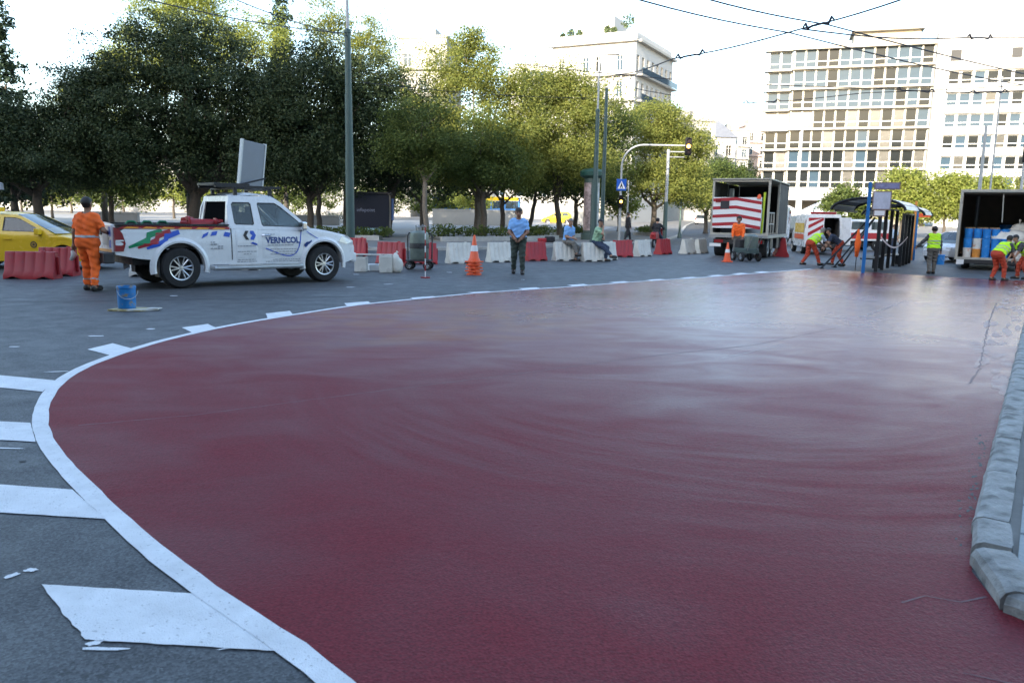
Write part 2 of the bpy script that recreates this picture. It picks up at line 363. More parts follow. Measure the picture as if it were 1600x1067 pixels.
sheet('paint_mist', [(-1.2, 3.21), (-.55, 3.2), (-.62, 2.82), (-.72, 2.84)], .0062, M_MIST) if False else None
# tyre rubber, tar seams and cracks in the road, each a thin raised bead of its own colour
M_TAR = mat('tar', (.02, .02, .022), .6, var=.3, vscale=20)
M_SEAM = mat('red_seam', (.075, .01, .016), .5, var=.3, vscale=20)
def crack(name, P, wd, m, off, jit=.02):
    P = dense(P, .1); P = [(x+random.uniform(-jit, jit), y+random.uniform(-jit, jit)) for x, y in P]
    return strip(name, offset(P, wd/2, wd*.3), offset(P, -wd/2, wd*.3), off, m)
crack('road_crack', [(-3.3, 5.9), (-2.6, 6.25), (-1.6, 7.0), (.2, 8.3), (1.5, 9.3), (3.2, 10.4), (5.0, 12.2)], .014, M_SEAM, .0055, .008)
crack('road_crack', [(1.72, 3.26), (1.86, 3.33), (2.0, 3.29), (2.13, 3.33)], .012, M_SEAM, .0055, .01)
crack('road_crack', [(4.75, 8.1), (5.25, 8.8), (6.2, 10.35), (8.2, 13.6), (10.6, 17.4)], .02, M_SEAM, .0072, .012)
crack('road_crack', [(2.1, 2.5), (1.9, 2.55), (1.84, 2.66), (1.7, 2.72)], .008, M_SEAM, .0055, .008)
for q in range(46):
    f = random.random(); p = Vector((2.28, 3.75)).lerp(Vector((3.75, 6.05)), f); k = abs(random.gauss(0, .035))
    sheet('grime_spot', blob(p.x-.01-k*.83, p.y+k*.55, random.uniform(.008, .035), random.uniform(.006, .014), random.uniform(.7, 1.3), 8), .0048+.00002*q, M_TAR)
M_SCR = mat('pale_scrape', (.3, .2, .18), .5, var=.3, vscale=9)
crack('paint_scrape', [(6.0, 13.6), (8.4, 16.9)], .025, M_SCR, .0055, .004)
crack('paint_scrape', [(2.5, 9.35), (3.64, 10.5)], .022, M_SCR, .0055, .004)
crack('asphalt_seam', [(-16, 11.5), (-9, 13.6), (-5.2, 14.9), (-2.4, 15.9)], .03, M_TAR, .004, .015)
crack('asphalt_seam', [(-14, 19.0), (-6, 21.6), (2, 24.2), (8, 27)], .035, M_TAR, .004, .02)
crack('asphalt_seam', [(-4.4, 3.4), (-3.4, 3.85), (-2.75, 4.02)], .012, M_TAR, .004, .012)
crack('asphalt_seam', [(-6.8, 6.5), (-5.6, 6.6), (-4.6, 6.75)], .014, M_TAR, .004, .015)
for q in range(26): sheet('oil_spot', blob(random.uniform(-6, -1.6), random.uniform(2.4, 9), random.uniform(.01, .035), random.uniform(.008, .02), random.random()*3, 9), .0037, M_TAR) if q else None
# gutter between the crack and the kerb
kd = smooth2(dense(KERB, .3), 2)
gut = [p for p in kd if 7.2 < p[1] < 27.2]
0 and strip('gutter', [(x+.05, y) for x, y in gut], [(x-.02-.42*ss(7.2, 10, y)-.3*ss(10, 18, y)+random.uniform(-.04, .04), y+.1) for x, y in gut], .006, M_GUT)
M_DUST_SHEEN = mat('dusty_sheen_paint', (.25, .13, .11), .42, var=.3, vscale=9, bump=.3, bscale=40, dirt=((.19, .05, .05), .8, 6, .5))  # tan dust colour, its paleness also painting in the wet reflection along the kerb
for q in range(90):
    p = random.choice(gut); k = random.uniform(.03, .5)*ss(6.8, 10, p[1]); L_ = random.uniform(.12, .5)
    sheet('dust_sheen_patch', blob(p[0]-.06-k*.84, p[1]+k*.54, L_, random.uniform(.02, .07), math.atan2(23.5, 15.6)+random.uniform(-.06, .06), 16), .0052+.00002*q, M_DUST_SHEEN)
# ---------------------------------------------------------------- near kerb and pavement
PAVE_N = sheet('pavement_near', [(x+.1, y-.05) for x, y in KERB]+[(60, 45), (60, 2.1)], .04, M_KERB)
kb = tag(bpy.data.objects.new('kerb_near', None), kind='structure'); C.objects.link(kb)
segs = [((4.4, 2.3), (3.4, 2.47)), ((3.38, 2.48), (2.75, 2.68)), ((2.73, 2.69), (2.3, 2.93)), ((2.28, 2.95), (2.13, 3.2)), ((2.13, 3.22), (2.26, 3.68)), ((2.31, 3.76), (2.5, 4.09))]
a = Vector((2.51, 4.11)); dk = Vector((3.35-.02, 5.12)).normalized(); dk = (Vector((18.2, 27.78))-Vector((2.63, 4.3))).normalized()
for i in range(26): segs.append((tuple(a), tuple(a+dk*.97))); a = a+dk*.985
for i, (p, q) in enumerate(segs):
    p = Vector(p); q = Vector(q); d = (q-p); L = d.length; d.normalize(); r = Vector((d.y, -d.x)); wd = .17; hh = .095+random.uniform(-.006, .006)
    prof = [(0, -.1), (.0, hh-.045), (.018, hh-.014), (.05, hh), (wd, hh-.004), (wd, -.1)]
    mb = MB(); ns = 9; vs = []; fs = []
    for k in range(ns+1):
        c = p+d*(L*k/ns)
        for j, (u, z) in enumerate(prof):
            e = random.uniform(-.0018, .0018) if 0 < j < 5 else 0
            if k in (0, ns): e -= .006 if j else 0
            c2 = c+r*(u+e); vs.append((c2.x, c2.y, g(c2.x, c2.y)+z+(e*.6 if 0 < j < 5 else 0)))
    m_ = len(prof)
    for k in range(ns):
        for j in range(m_-1): fs.append((k*m_+j, k*m_+j+1, (k+1)*m_+j+1, (k+1)*m_+j))
    fs += [tuple(range(m_)), tuple(range(ns*m_, ns*m_+m_))]
    mb.add(vs, fs); mb.build('kerb_stone', M_STONE, kb, smooth=False)
r_ = Vector((dk.y, -dk.x)); o_ = Vector((2.51, 4.11))-dk*2.4
mb = MB(); mb.box((0, 0, 0), (.485, .485, .05)); slab = mb.mesh(M_SLAB, bev=.006)
for i in range(30):
    for j in range(4):
        c = o_+dk*(.5*i+.25*(j % 2))+r_*(.46+.5*j)
        if c.y < 3.2: continue
        o = link('paving_slab', slab, PAVE_N, (c.x, c.y, g(c.x, c.y)+.07+random.uniform(-.003, .003)), (random.uniform(-.006, .006), random.uniform(-.006, .006), math.atan2(dk.y, dk.x)))
# ---------------------------------------------------------------- far pavement, kerbs, plaza
FK = [(-60, 44), (-30, 37), (-14, 34.6), (-6.8, 34.2), (-2, 36.6), (1.54, 40.5), (5, 46.5), (8.1, 51.3), (12.0, 62), (15.3, 73.7), (18, 86), (24, 112), (34, 150)]
fk = smooth2(dense(FK, 1.5), 3)
sheet('pavement_far', fk+[(20, 160), (-120, 160), (-120, 44)], .13, M_PAVE)
strip('kerb_far', [(x, y) for x, y in fk], offset(fk, .3), .139, M_KERB)
mb = MB(); n = len(fk)
mb.add([(x, y, g(x, y)-.05) for x, y in fk]+[(x, y, g(x, y)+.139) for x, y in fk], [(i, i+1, n+i+1, n+i) for i in range(n-1)])
tag(mb.build('kerb_face', M_KERB), kind='structure')
sheet('plaza', [(-110, 58), (-30, 54), (-10, 56), (4, 62), (8, 74), (14, 104), (17, 122), (-110, 122)], .14, M_PLAZA)
RK = [(26, 62), (30, 84), (44, 130), (58, 180), (140, 180), (140, 62)]
sheet('pavement_right', RK, .13, M_PAVE)
# bus island
ISL = [(11.4, 29.0), (13.6, 29.0), (21.2, 41), (19.6, 42.2), (18.4, 42)]
sheet('traffic_island', ISL, .0, M_PAVE) if False else None
# ---------------------------------------------------------------- buildings
M_WHITE = mat('white_render', (.46, .45, .43), .8, var=.06, vscale=.6, bump=.15, bscale=6)
M_CREAM = mat('cream_concrete', (.38, .355, .3), .8, var=.08, vscale=.7, bump=.15, bscale=6)
M_OLDW = mat('old_render', (.34, .33, .3), .85, var=.12, vscale=.5, bump=.2, bscale=5)
M_PINK = mat('pinkish_render', (.36, .29, .26), .85, var=.1, vscale=.5)
M_SLATE = mat('slate_roof', (.16, .17, .19), .7, var=.2, vscale=2)
M_WFRAME = mat('window_frame_white', (.7, .68, .62), .5)
M_DFRAME = mat('window_frame_dark', (.12, .12, .12), .5)
GLASS = [mat('glass_sky_blue', (.04, .065, .09), .06, metal=.0, spec=.12, var=.12, vscale=.8), mat('glass_dark', (.018, .021, .022), .08, spec=.12, metal=.0, var=.2, vscale=1), mat('glass_blind', (.035, .034, .029), .25, var=.2, vscale=1.2)]  # blue panes carry the sky's reflection in their base colour
M_CORE = mat('dark_interior', (.05, .05, .05), .9)
M_SHOP = mat('shop_front', (.2, .17, .13), .5, var=.3, vscale=.5)
M_PIPE = mat('antenna_metal', (.3, .3, .3), .5, metal=.6)
_win = {}
def win_mesh(w_, h_, style):
    key = (round(w_, 2), round(h_, 2), style)
    if key in _win: return _win[key]
    f = MB(); b = .07
    for x in (-w_/2+b/2, w_/2-b/2): f.box((x, 0, h_/2), (b, .08, h_))
    for z in (b/2, h_-b/2): f.box((0, .002, z), (w_-2*b, .08, b))
    if style == 'transom': f.box((0, .003, h_*.34), (w_-2*b, .09, .12))
    if style in ('casement', 'shutter'): f.box((0, .003, h_/2), (.07, .07, h_-2*b)); f.box((0, .005, h_*.72), (w_-2*b, .06, .05))
    fm = f.mesh(M_WFRAME if style != 'dark' else M_DFRAME)
    p = MB(); p.box((0, .03, h_/2), (w_-2*b, .02, h_-2*b)); pms = []
    for gm in GLASS: pms.append(p.mesh(gm))
    _win[key] = (fm, pms); return _win[key]
def window(parent, x, y, z, ang, w_, h_, style='casement', gi=None, sill=None):
    fm, pms = win_mesh(w_, h_, style)
    o = link('window', fm, parent, (x, y, z), (0, 0, ang))
    link('pane', pms[random.choice((0, 1, 1, 0, 2)) if gi is None else gi], o)
    if sill:
        k = ('sill', round(w_, 2), sill.name)
        if k not in _win: m_ = MB(); m_.box((0, -.1, -.07), (w_+.3, .34, .12)); _win[k] = m_.mesh(sill)
        link('sill', _win[k], o)
    return o
def wall(parent, O, ang, W, z0, z1, ops, m, depth=.25, name='wall'):
    us = sorted(set([0, W]+[o[0] for o in ops]+[o[1] for o in ops])); vs_ = sorted(set([z0, z1]+[o[2] for o in ops]+[o[3] for o in ops]))
    mb = MB(); idx = {}
    def vid(u, v):
        if (u, v) not in idx: idx[(u, v)] = len(mb.v); mb.v.append((u, 0, v))
        return idx[(u, v)]
    hole = set()
    for (a, b, c, d) in ops:
        for i in range(len(us)-1):
            if a-1e-6 <= us[i] < b-1e-6:
                for j in range(len(vs_)-1):
                    if c-1e-6 <= vs_[j] < d-1e-6: hole.add((i, j))
    for i in range(len(us)-1):
        for j in range(len(vs_)-1):
            if (i, j) not in hole: mb.f.append((vid(us[i], vs_[j]), vid(us[i+1], vs_[j]), vid(us[i+1], vs_[j+1]), vid(us[i], vs_[j+1])))
    for (a, b, c, d) in ops:
        mb.add([(a, 0, c), (b, 0, c), (b, 0, d), (a, 0, d), (a, depth, c), (b, depth, c), (b, depth, d), (a, depth, d)], [(0, 1, 5, 4), (1, 2, 6, 5), (2, 3, 7, 6), (3, 0, 4, 7)])
    return mb.build(name, m, parent, loc=(O[0], O[1], 0), rot=(0, 0, ang), fix=False)
def wface(parent, O, ang, W, z0, z1, cols, rows, m, style='casement', depth=.22, sill=None, gi=None):
    """cols: list of (u0,u1), rows: list of (v0,v1)"""
    ops = [(a, b, c, d) for a, b in cols for c, d in rows]
    wall(parent, O, ang, W, z0, z1, ops, m, depth)
    ca, sa = math.cos(ang), math.sin(ang)
    for (a, b, c, d) in ops:
        u = (a+b)/2; x = O[0]+ca*u-sa*(depth-.06); y = O[1]+sa*u+ca*(depth-.06)
        window(parent, x, y, c, ang, b-a, d-c, style, gi, sill)
def even(n, W, w_, off=0): return [(off+(i+.5)*W/n-w_/2, off+(i+.5)*W/n+w_/2) for i in range(n)]
random.seed(7)
# --- the long office block on the right
ang = math.atan2(-6.9, 20.7)
B = thing('office_building', 'long pale office block with stacked balcony slabs and blue glass, behind the bus stop', 'building', (47.5, 142.2, g(49.7, 141.9)-2.8), ang)
B.scale = (.935, 1, 1); z0, fh = 9.1, 3.37; zt = z0+7*fh
def parts(name, m, boxes, bev=0, parent=B):
    for c, d in boxes: mb = MB(); mb.box(c, d); mb.build(name, m, parent, bev=bev)
parts('core_wall', M_CORE, [((11.6, 8, (zt+7)/2), (23.2, 12, zt-7)), ((38.4, 8, (zt+7)/2), (26.2, 12, zt-7)), ((-2.4, 9.5, (zt+6)/2), (4.6, 11, zt-8))])
for k in range(8):
    zz = z0+k*fh
    parts('floor_slab', M_CREAM, [((11.6, .95, zz-.13), (23.9, 1.4, .34 if k < 7 else .6))])
    parts('floor_slab', M_CREAM, [((-2.75, 2.25, zz-.14), (4.9, 1.7, .34))])
pw = 23.2/12
fin = MB(); fin.box((0, 0, 0), (.16, .5, fh-.34)); fin = fin.mesh(M_CREAM)
for k in range(7):
    zz = z0+k*fh+.05
    for i in range(13): link('fin', fin, B, (i*pw, 1.05, zz+fh/2-.05))
    for i in range(12): window(B, (i+.5)*pw, 1.25, zz, 0, pw-.16, fh-.4, 'transom', (random.choice((0, 0, 0, 1)) if k > 3 else random.choice((1, 1, 1, 0, 2))))
    for i in range(3): link('fin', fin, B, (-4.5+i*2.1, 2.35, zz+fh/2-.05))
    for i in range(2): window(B, -4.5+(i+.5)*2.1, 2.6, zz, 0, 1.86, fh-.42, 'transom', (0 if k > 3 else random.choice((1, 2))))
parts('pier', M_WHITE, [((24.25, .5, (zt+1.2)/2+2), (1.9, 2.6, zt+1.2-4))])
parts('fascia', M_WHITE, [((9.5, .2, 7.85), (31, 1.6, 1.75))])
parts('arcade_pillar', M_WHITE, [((x, 0, 3.5), (1.0, .9, 6.95)) for x in (-3.5, 2.5, 8.5, 14.5, 20.5)])
parts('shop_front', M_SHOP, [((10, 4.5, 3.5), (29, .4, 6.9))])
parts('penthouse', M_CREAM, [((15.5, 6, zt+1.3), (11, 6, 2.2)), ((15.5, 5.6, zt+2.55), (12, 7.4, .25))])
# right wing
rows = [(z0+k*fh-.2, z0+k*fh+1.75) for k in range(7)]
wz = zt+1.0
cols = even(13, 26, 1.66)
wface(B, (25.4, .1), 0, 26, 1, wz, cols, rows[:6], M_WHITE, 'transom', .35)
parts('wall', M_WHITE, [((38.4, .6, wz+.55), (26.2, 1.6, 1.1))])
parts('loggia', M_CORE, [((26.4, .06, rows[6][0]+1.1), (1.6, .1, 1.7)), ((35.6, .06, rows[6][0]+1.2), (1.5, .1, 1.5))])
for k in range(6): parts('spandrel', M_WHITE, [((38.4, -.12, z0+k*fh+2.55), (26, .38, 1.3))])
for x, h in ((13, 2.5), (26.6, 7), (32.5, 3.6), (24.6, 4), (41, 2.4)):
    mb = MB(); mb.tube([(x, 3, zt+.5), (x, 3, zt+1.2+h)], .09, 6); mb.box((x, 3, zt+.8+h), (.5, .12, .6)); mb.build('antenna', M_PIPE, B)
mb = MB(); mb.tube([(26, .3, wz+2), (51, .3, wz+2)], .05, 5); [mb.tube([(26+i*2.5, .3, wz+1.1), (26+i*2.5, .3, wz+2)], .04, 5) for i in range(11)]; mb.build('roof_railing', M_PIPE, B)
# --- the corner building in the middle
a1 = math.atan2(124-130, 19.6-7.5); W1 = math.hypot(12.1, 6)
B = thing('corner_building', 'white stone corner building with bracketed cornices and roof garden, above the trees', 'building', (5.6, 130, g(7, 130)-3.2), a1)
a2 = math.atan2(16, 8.6)-a1; W2 = math.hypot(16, 8.6)
fz = [1+3.8*k for k in range(8)]; top = 30.2
rows = [(25.7-3.8*k-.1, 25.7-3.8*k+2.15) for k in range(6)]
wface(B, (0, 0), 0, W1, 0, top, [(1.1, 1.9), (5.0, 6.0), (7.1, 8.1), (10.5, 11.5)], rows, M_WHITE, 'casement', .3, M_WHITE, None)
wface(B, (W1, 0), a2, W2, 0, top, even(8, W2, 1.05), rows, M_WHITE, 'casement', .3)
def ledge(z, d, h, name='cornice'):
    mb = MB(); mb.box((W1/2-.2, -d/2, z), (W1+.4+d, d, h)); mb.build(name, M_OLDW, B)
    mb = MB(); mb.box((W2/2+d/2+.01, -d/2, z+.003), (W2-d+.4, d, h)); mb.build(name, M_OLDW, B, loc=(W1, 0, 0), rot=(0, 0, a2))
ledge(29.8, .7, .35)
for z in (25.2, 21.4, 17.6, 13.8):
    ledge(z-.25, .9 if z < 25.3 else .8, .25, 'balcony_slab')
    br = MB(); br.box((0, -.25, -.65), (.25, .5, .5)); br = br.mesh(M_OLDW)
    for i in range(10): link('bracket', br, B, (.7+i*1.35, 0, z))
    rl = MB(); rl.box((W2/2+.3, -.95, z+.35), (W2-.6, .04, .9)); rl.build('balcony_glass', GLASS[0], B, loc=(W1, 0, 0), rot=(0, 0, a2))
mb = MB(); mb.box((W1/2, .35, top+.5), (W1+.2, .3, 1.0)); mb.build('parapet', M_WHITE, B)
mb = MB(); mb.box((W2/2, .35, top+.5), (W2-.4, .3, 1.0)); mb.build('parapet', M_WHITE, B, loc=(W1, 0, 0), rot=(0, 0, a2))
mb = MB(); mb.box((6.3, 5.5, top+2), (5.5, 6, 4)); mb.build('penthouse', M_WHITE, B)
mb = MB(); mb.box((6.2, 7.5, 15), (11, 11, 29.5)); mb.build('core_wall', M_CORE, B)
mb = MB(); mb.box((-4, 1.5, 13.9), (7.9, 2, 27.8)); mb.build('side_wing', M_WHITE, B)
for k in range(5):
    for x in (-2.2, -4.6): window(B, x, .42, 24-3.8*k, 0, 2.2, 2.4, 'casement', 0)
mb = MB(); mb.tube([(-.1, .3, 27), (-.1, .3, top+2.5)], .12, 6); mb.build('flue_pipe', M_OLDW, B)
M_POTG = mat('roof_plant', (.07, .1, .04), .8, var=.4, vscale=5)
def leafmesh(cs, n, size, m, name='leaves', seed=1, flat=.3):
    rs = np.random.RandomState(seed); P = []
    for (c, r) in cs:
        k = n; d = rs.normal(size=(k, 3)); d /= np.linalg.norm(d, axis=1)[:, None]
        P.append(np.array(c)+d*(rs.rand(k, 1)**(1/3))*np.array(r))
    P = np.concatenate(P); k = len(P)
    return leaves_at(P, rs.normal(size=(k, 3))+np.array([0, 0, flat]), size, m, name, rs)
def leaves_at(P, Nn, size, m, name, rs):
    k = len(P); Nn = Nn/np.linalg.norm(Nn, axis=1)[:, None]
    a = rs.normal(size=(k, 3)); u = np.cross(Nn, a); u /= np.linalg.norm(u, axis=1)[:, None]; v = np.cross(Nn, u)
    s = (size*(.6+.8*rs.rand(k)))[:, None]
    q = np.stack([P-u*s*.5, P+v*s*.28+Nn*s*.06, P+u*s*.5, P-v*s*.28+Nn*s*.06], 1).reshape(-1, 3)
    return npmesh(name, q, np.arange(4*k).reshape(-1, 4), m)
for i, (x, z, r) in enumerate(((1.2, .3, .5), (2.6, .5, .7), (4.0, .4, .6), (8.5, .6, .6), (9.6, .5, .5), (11.8, 1.6, 1.1))):
    link('roof_plant', leafmesh([((x, .9, top+1+z), (r, r*.7, r))], 160, .4, M_POTG, seed=i), B)
# --- buildings down the side street and behind the trees
def block(name, label, x, y, ang_, W, D, H, m, ncol, nrow, style='casement', roof='flat', rm=None, zb=3.5):
    b = thing(name, label, 'building', (x, y, g(x, y)-.5), ang_)
    fh_ = (H-zb-.8)/max(1, nrow); rows_ = [(zb+fh_*k+.5, zb+fh_*k+.5+min(2.1, fh_*.62)) for k in range(nrow)]
    wface(b, (0, 0), 0, W, 0, H, even(ncol, W, min(1.3, W/ncol*.5)), rows_, m, style, .3)
    nd = max(1, int(D/3)); wface(b, (W, 0), R(90), D, 0, H, even(nd, D, 1.1), rows_, m, style, .3)
    wface(b, (0, D), R(-90), D, 0, H, even(nd, D, 1.1), rows_, m, style, .3)
    mb = MB(); mb.box((W/2, D/2+.2, H/2-.2), (W-.9, D-.9, H-.4)); mb.build('core_wall', M_CORE, b)
    for k in range(1, nrow):
        mb = MB(); mb.box((W/2, -.3, zb+fh_*k), (W*.96, .7, .16)); mb.build('balcony_slab', m, b)
        mb = MB(); mb.tube([(.2, -.6, zb+fh_*k+.9), (W-.2, -.6, zb+fh_*k+.9)], .04, 5); [mb.tube([(.2+i*(W-.4)/8, -.6, zb+fh_*k+.05), (.2+i*(W-.4)/8, -.6, zb+fh_*k+.9)], .03, 4) for i in range(9)]; mb.build('balcony_railing', M_DFRAME, b)
    if roof == 'flat':
        mb = MB(); mb.box((W/2, D/2, H+.2), (W+.5, D+.5, .4)); mb.build('cornice', m, b)
        mb = MB(); mb.box((W*.45, D*.5, H+1.4), (W*.4, D*.4, 2)); mb.build('roof_hut', m, b)
    elif roof == 'gable':
        mb = MB(); mb.prism([(-.4, H), (W+.4, H), (W/2, H+W*.3)], lambda u, v, d: (u, d, v), -.4, D+.4); mb.build('roof', rm or m, b)
    else:
        mb = MB(); mb.add([(-.4, -.4, H), (W+.4, -.4, H), (W+.4, D+.4, H), (-.4, D+.4, H), (W*.2, D*.4, H+4), (W*.8, D*.4, H+4), (W*.8, D*.7, H+4), (W*.2, D*.7, H+4)], [(0, 1, 5, 4), (1, 2, 6, 5), (2, 3, 7, 6), (3, 0, 4, 7), (4, 5, 6, 7)]); mb.build('roof', rm or M_SLATE, b)
    return b
block('townhouse', 'cream townhouse just beyond the traffic light on the side street', 31, 152, R(20), 7, 14, 19, M_OLDW, 3, 4)
block('townhouse', 'grey slate roofed white house in the side street', 38, 172, R(12), 9, 12, 18, M_WHITE, 3, 4, roof='hip')
block('apartment_building', 'tall white block rising over the slate roof in the side street', 45, 215, R(5), 9, 10, 28.5, M_WHITE, 4, 6)
block('townhouse', 'white gabled house narrowest in the side street', 44.8, 186, R(10), 6, 12, 17, M_WHITE, 2, 4, roof='gable', rm=M_OLDW)
block('apartment_building', 'grey balconied block beside the gabled house', 57, 216, R(8), 5, 12, 24, M_OLDW, 2, 6)
block('apartment_building', 'pinkish white block at the end of the side street', 65, 232, R(0), 7, 12, 27, M_PINK, 2, 6)
block('apartment_building', 'pale block whose flat roof shows between the treetops on the left', -19.5, 138, R(-8), 8, 12, 29.5, M_OLDW, 3, 6)
block('low_building', 'long low pale building behind the plaza trees', -112, 128, R(-2), 96, 8, 8.5, M_PLAZA, 26, 1)
block('low_building', 'white ground floor terrace seen under the canopy in the middle of the plaza', -14, 126, R(-3), 30, 6, 7, M_OLDW, 9, 1)
# --- the building behind the photographer that shades the street
b = thing('hotel_building', 'tall stone building behind the photographer whose shade covers the street', 'building', (78, -22, 0), R(180))
for u0_, W_h, H_h, nc_ in ((0, 123, 29, 20), (123, 107, 34.5, 18)):
    wface(b, (u0_, 0), 0, W_h, 0, H_h, even(nc_, W_h, 2.0), [(2+4.6*k, 4.6+4.6*k) for k in range(6)], M_OLDW, 'dark', .4)
    mb = MB(); mb.box((u0_+W_h/2, 8, H_h/2-.1), (W_h-.6, 14, H_h-.2)); mb.build('core_wall', M_CORE, b)
    mb = MB(); mb.box((u0_+W_h/2, 3, H_h+.2), (W_h, 8, .5)); mb.build('cornice', M_OLDW, b)
# ---------------------------------------------------------------- trees
def leafmat(name, c1, c2, trans=.35, rough=.55):
    m = bpy.data.materials.new(name); m.use_nodes = True; t = m.node_tree; b = t.nodes['Principled BSDF']; N = t.nodes.new; L = t.links.new
    ge = N('ShaderNodeNewGeometry'); mx = N('ShaderNodeMix'); mx.data_type = 'RGBA'; mx.inputs[6].default_value = (*c1, 1); mx.inputs[7].default_value = (*c2, 1)
    L(ge.outputs['Random Per Island'], mx.inputs[0]); L(mx.outputs[2], b.inputs['Base Color']); b.inputs['Roughness'].default_value = rough; b.inputs['Specular IOR Level'].default_value = .18
    tr = N('ShaderNodeBsdfTranslucent'); hs = N('ShaderNodeHueSaturation'); hs.inputs['Value'].default_value = 1.5; hs.inputs['Hue'].default_value = .485; L(mx.outputs[2], hs.inputs['Color']); L(hs.outputs[0], tr.inputs[0])
    ms = N('ShaderNodeMixShader'); ms.inputs[0].default_value = trans; L(b.outputs[0], ms.inputs[1]); L(tr.outputs[0], ms.inputs[2]); L(ms.outputs[0], t.nodes['Material Output'].inputs[0])
    return m
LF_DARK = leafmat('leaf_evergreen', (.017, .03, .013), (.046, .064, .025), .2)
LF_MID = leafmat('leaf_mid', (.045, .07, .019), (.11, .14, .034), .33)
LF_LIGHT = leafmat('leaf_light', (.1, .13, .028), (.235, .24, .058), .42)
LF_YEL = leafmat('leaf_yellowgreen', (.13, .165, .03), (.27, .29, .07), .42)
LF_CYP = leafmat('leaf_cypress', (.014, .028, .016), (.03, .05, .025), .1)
M_BARK = mat('bark', (.075, .06, .045), .9, var=.35, vscale=9, bump=.8, bscale=25)
M_BARKL = mat('bark_pale', (.16, .13, .1), .9, var=.3, vscale=9, bump=.7, bscale=25)
def crown_mesh(blobs, nclump, nleaf, leaf, m, seed, sig=.52, shell=.3):
    rs = np.random.RandomState(seed); vol = np.array([(b[3]*b[4]*b[5])**(2/3) for b in blobs]); pr = vol/vol.sum()
    bi = rs.choice(len(blobs), nclump, p=pr); bl = np.array(blobs, float)[bi]
    d = rs.normal(size=(nclump, 3)); d /= np.linalg.norm(d, axis=1)[:, None]
    rad = rs.rand(nclump, 1)**shell
    wob = 1+.16*np.sin(d[:, :1]*5+seed)+.14*np.sin(d[:, 2:]*6+seed*2+d[:, 1:2]*4)
    cc = bl[:, :3]+d*rad*wob*bl[:, 3:6]
    sz = sig*(.6+.9*rs.rand(nclump, 1))
    if leaf < .25 and nleaf > 60: nleaf = int(nleaf*1.55); leaf *= .8
    k = np.repeat(np.arange(nclump), nleaf)
    e = rs.normal(size=(len(k), 3)); e /= np.linalg.norm(e, axis=1)[:, None]
    P = cc[k]+e*(rs.rand(len(k), 1)**.5)*sz[k]*1.75*np.array([1, 1, .72])
    Nn = e*.5+d[k]*.4+rs.normal(size=(len(k), 3))*.7+np.array([0, 0, .45])
    return leaves_at(P, Nn, leaf, m, 'crown', rs)
def tree(name, label, loc, trunk_h, trunk_r, blobs, nclump, nleaf, leaf, lm, seed, bark=None, lean=(0, 0), sig=.52, group=None, shell=.3):
    rs = random.Random(seed); z = g(loc[0], loc[1])+.13
    t = thing(name, label, 'tree', (loc[0], loc[1], z), 0, group)
    mb = MB(); top = (lean[0]*trunk_h, lean[1]*trunk_h, trunk_h)
    mid = [(lean[0]*trunk_h*f+rs.uniform(-.06, .06), lean[1]*trunk_h*f+rs.uniform(-.06, .06), trunk_h*f) for f in (.25, .5, .75)]
    mb.tube([(0, 0, -.1), (0, 0, .15)]+mid+[top], [trunk_r*1.6, trunk_r*1.15, trunk_r*1.05, trunk_r*.97, trunk_r*.9, trunk_r*.82], 9)
    bl = sorted(blobs, key=lambda b: -b[3]*b[5])[:7]
    for b in bl:
        e = Vector((b[0]+rs.uniform(-.3, .3)*b[3], b[1]+rs.uniform(-.3, .3)*b[4], b[2]+b[5]*.35)); a = Vector(top)-Vector((0, 0, rs.uniform(0, trunk_h*.25)))
        m1 = a.lerp(e, .4)+Vector((rs.uniform(-.3, .3), rs.uniform(-.3, .3), -.2)); m2 = a.lerp(e, .75)+Vector((rs.uniform(-.4, .4), rs.uniform(-.4, .4), .1))
        r0 = trunk_r*.55; mb.tube([a, m1, m2, e], [r0, r0*.7, r0*.4, r0*.12], 6)
        for q in (m1, m2):
            for _ in range(2):
                e2 = q+Vector((rs.uniform(-1, 1)*b[3]*.7, rs.uniform(-1, 1)*b[4]*.7, rs.uniform(.1, .8)*b[5]*.7)); mb.tube([q, q.lerp(e2, .5)+Vector((0, 0, .15)), e2], [r0*.38, r0*.22, r0*.05], 5)
    mb.build('trunk', bark or M_BARK, t, smooth='all')
    link('crown', crown_mesh(blobs, nclump, nleaf, leaf, lm, seed, sig, shell), t)
    return t
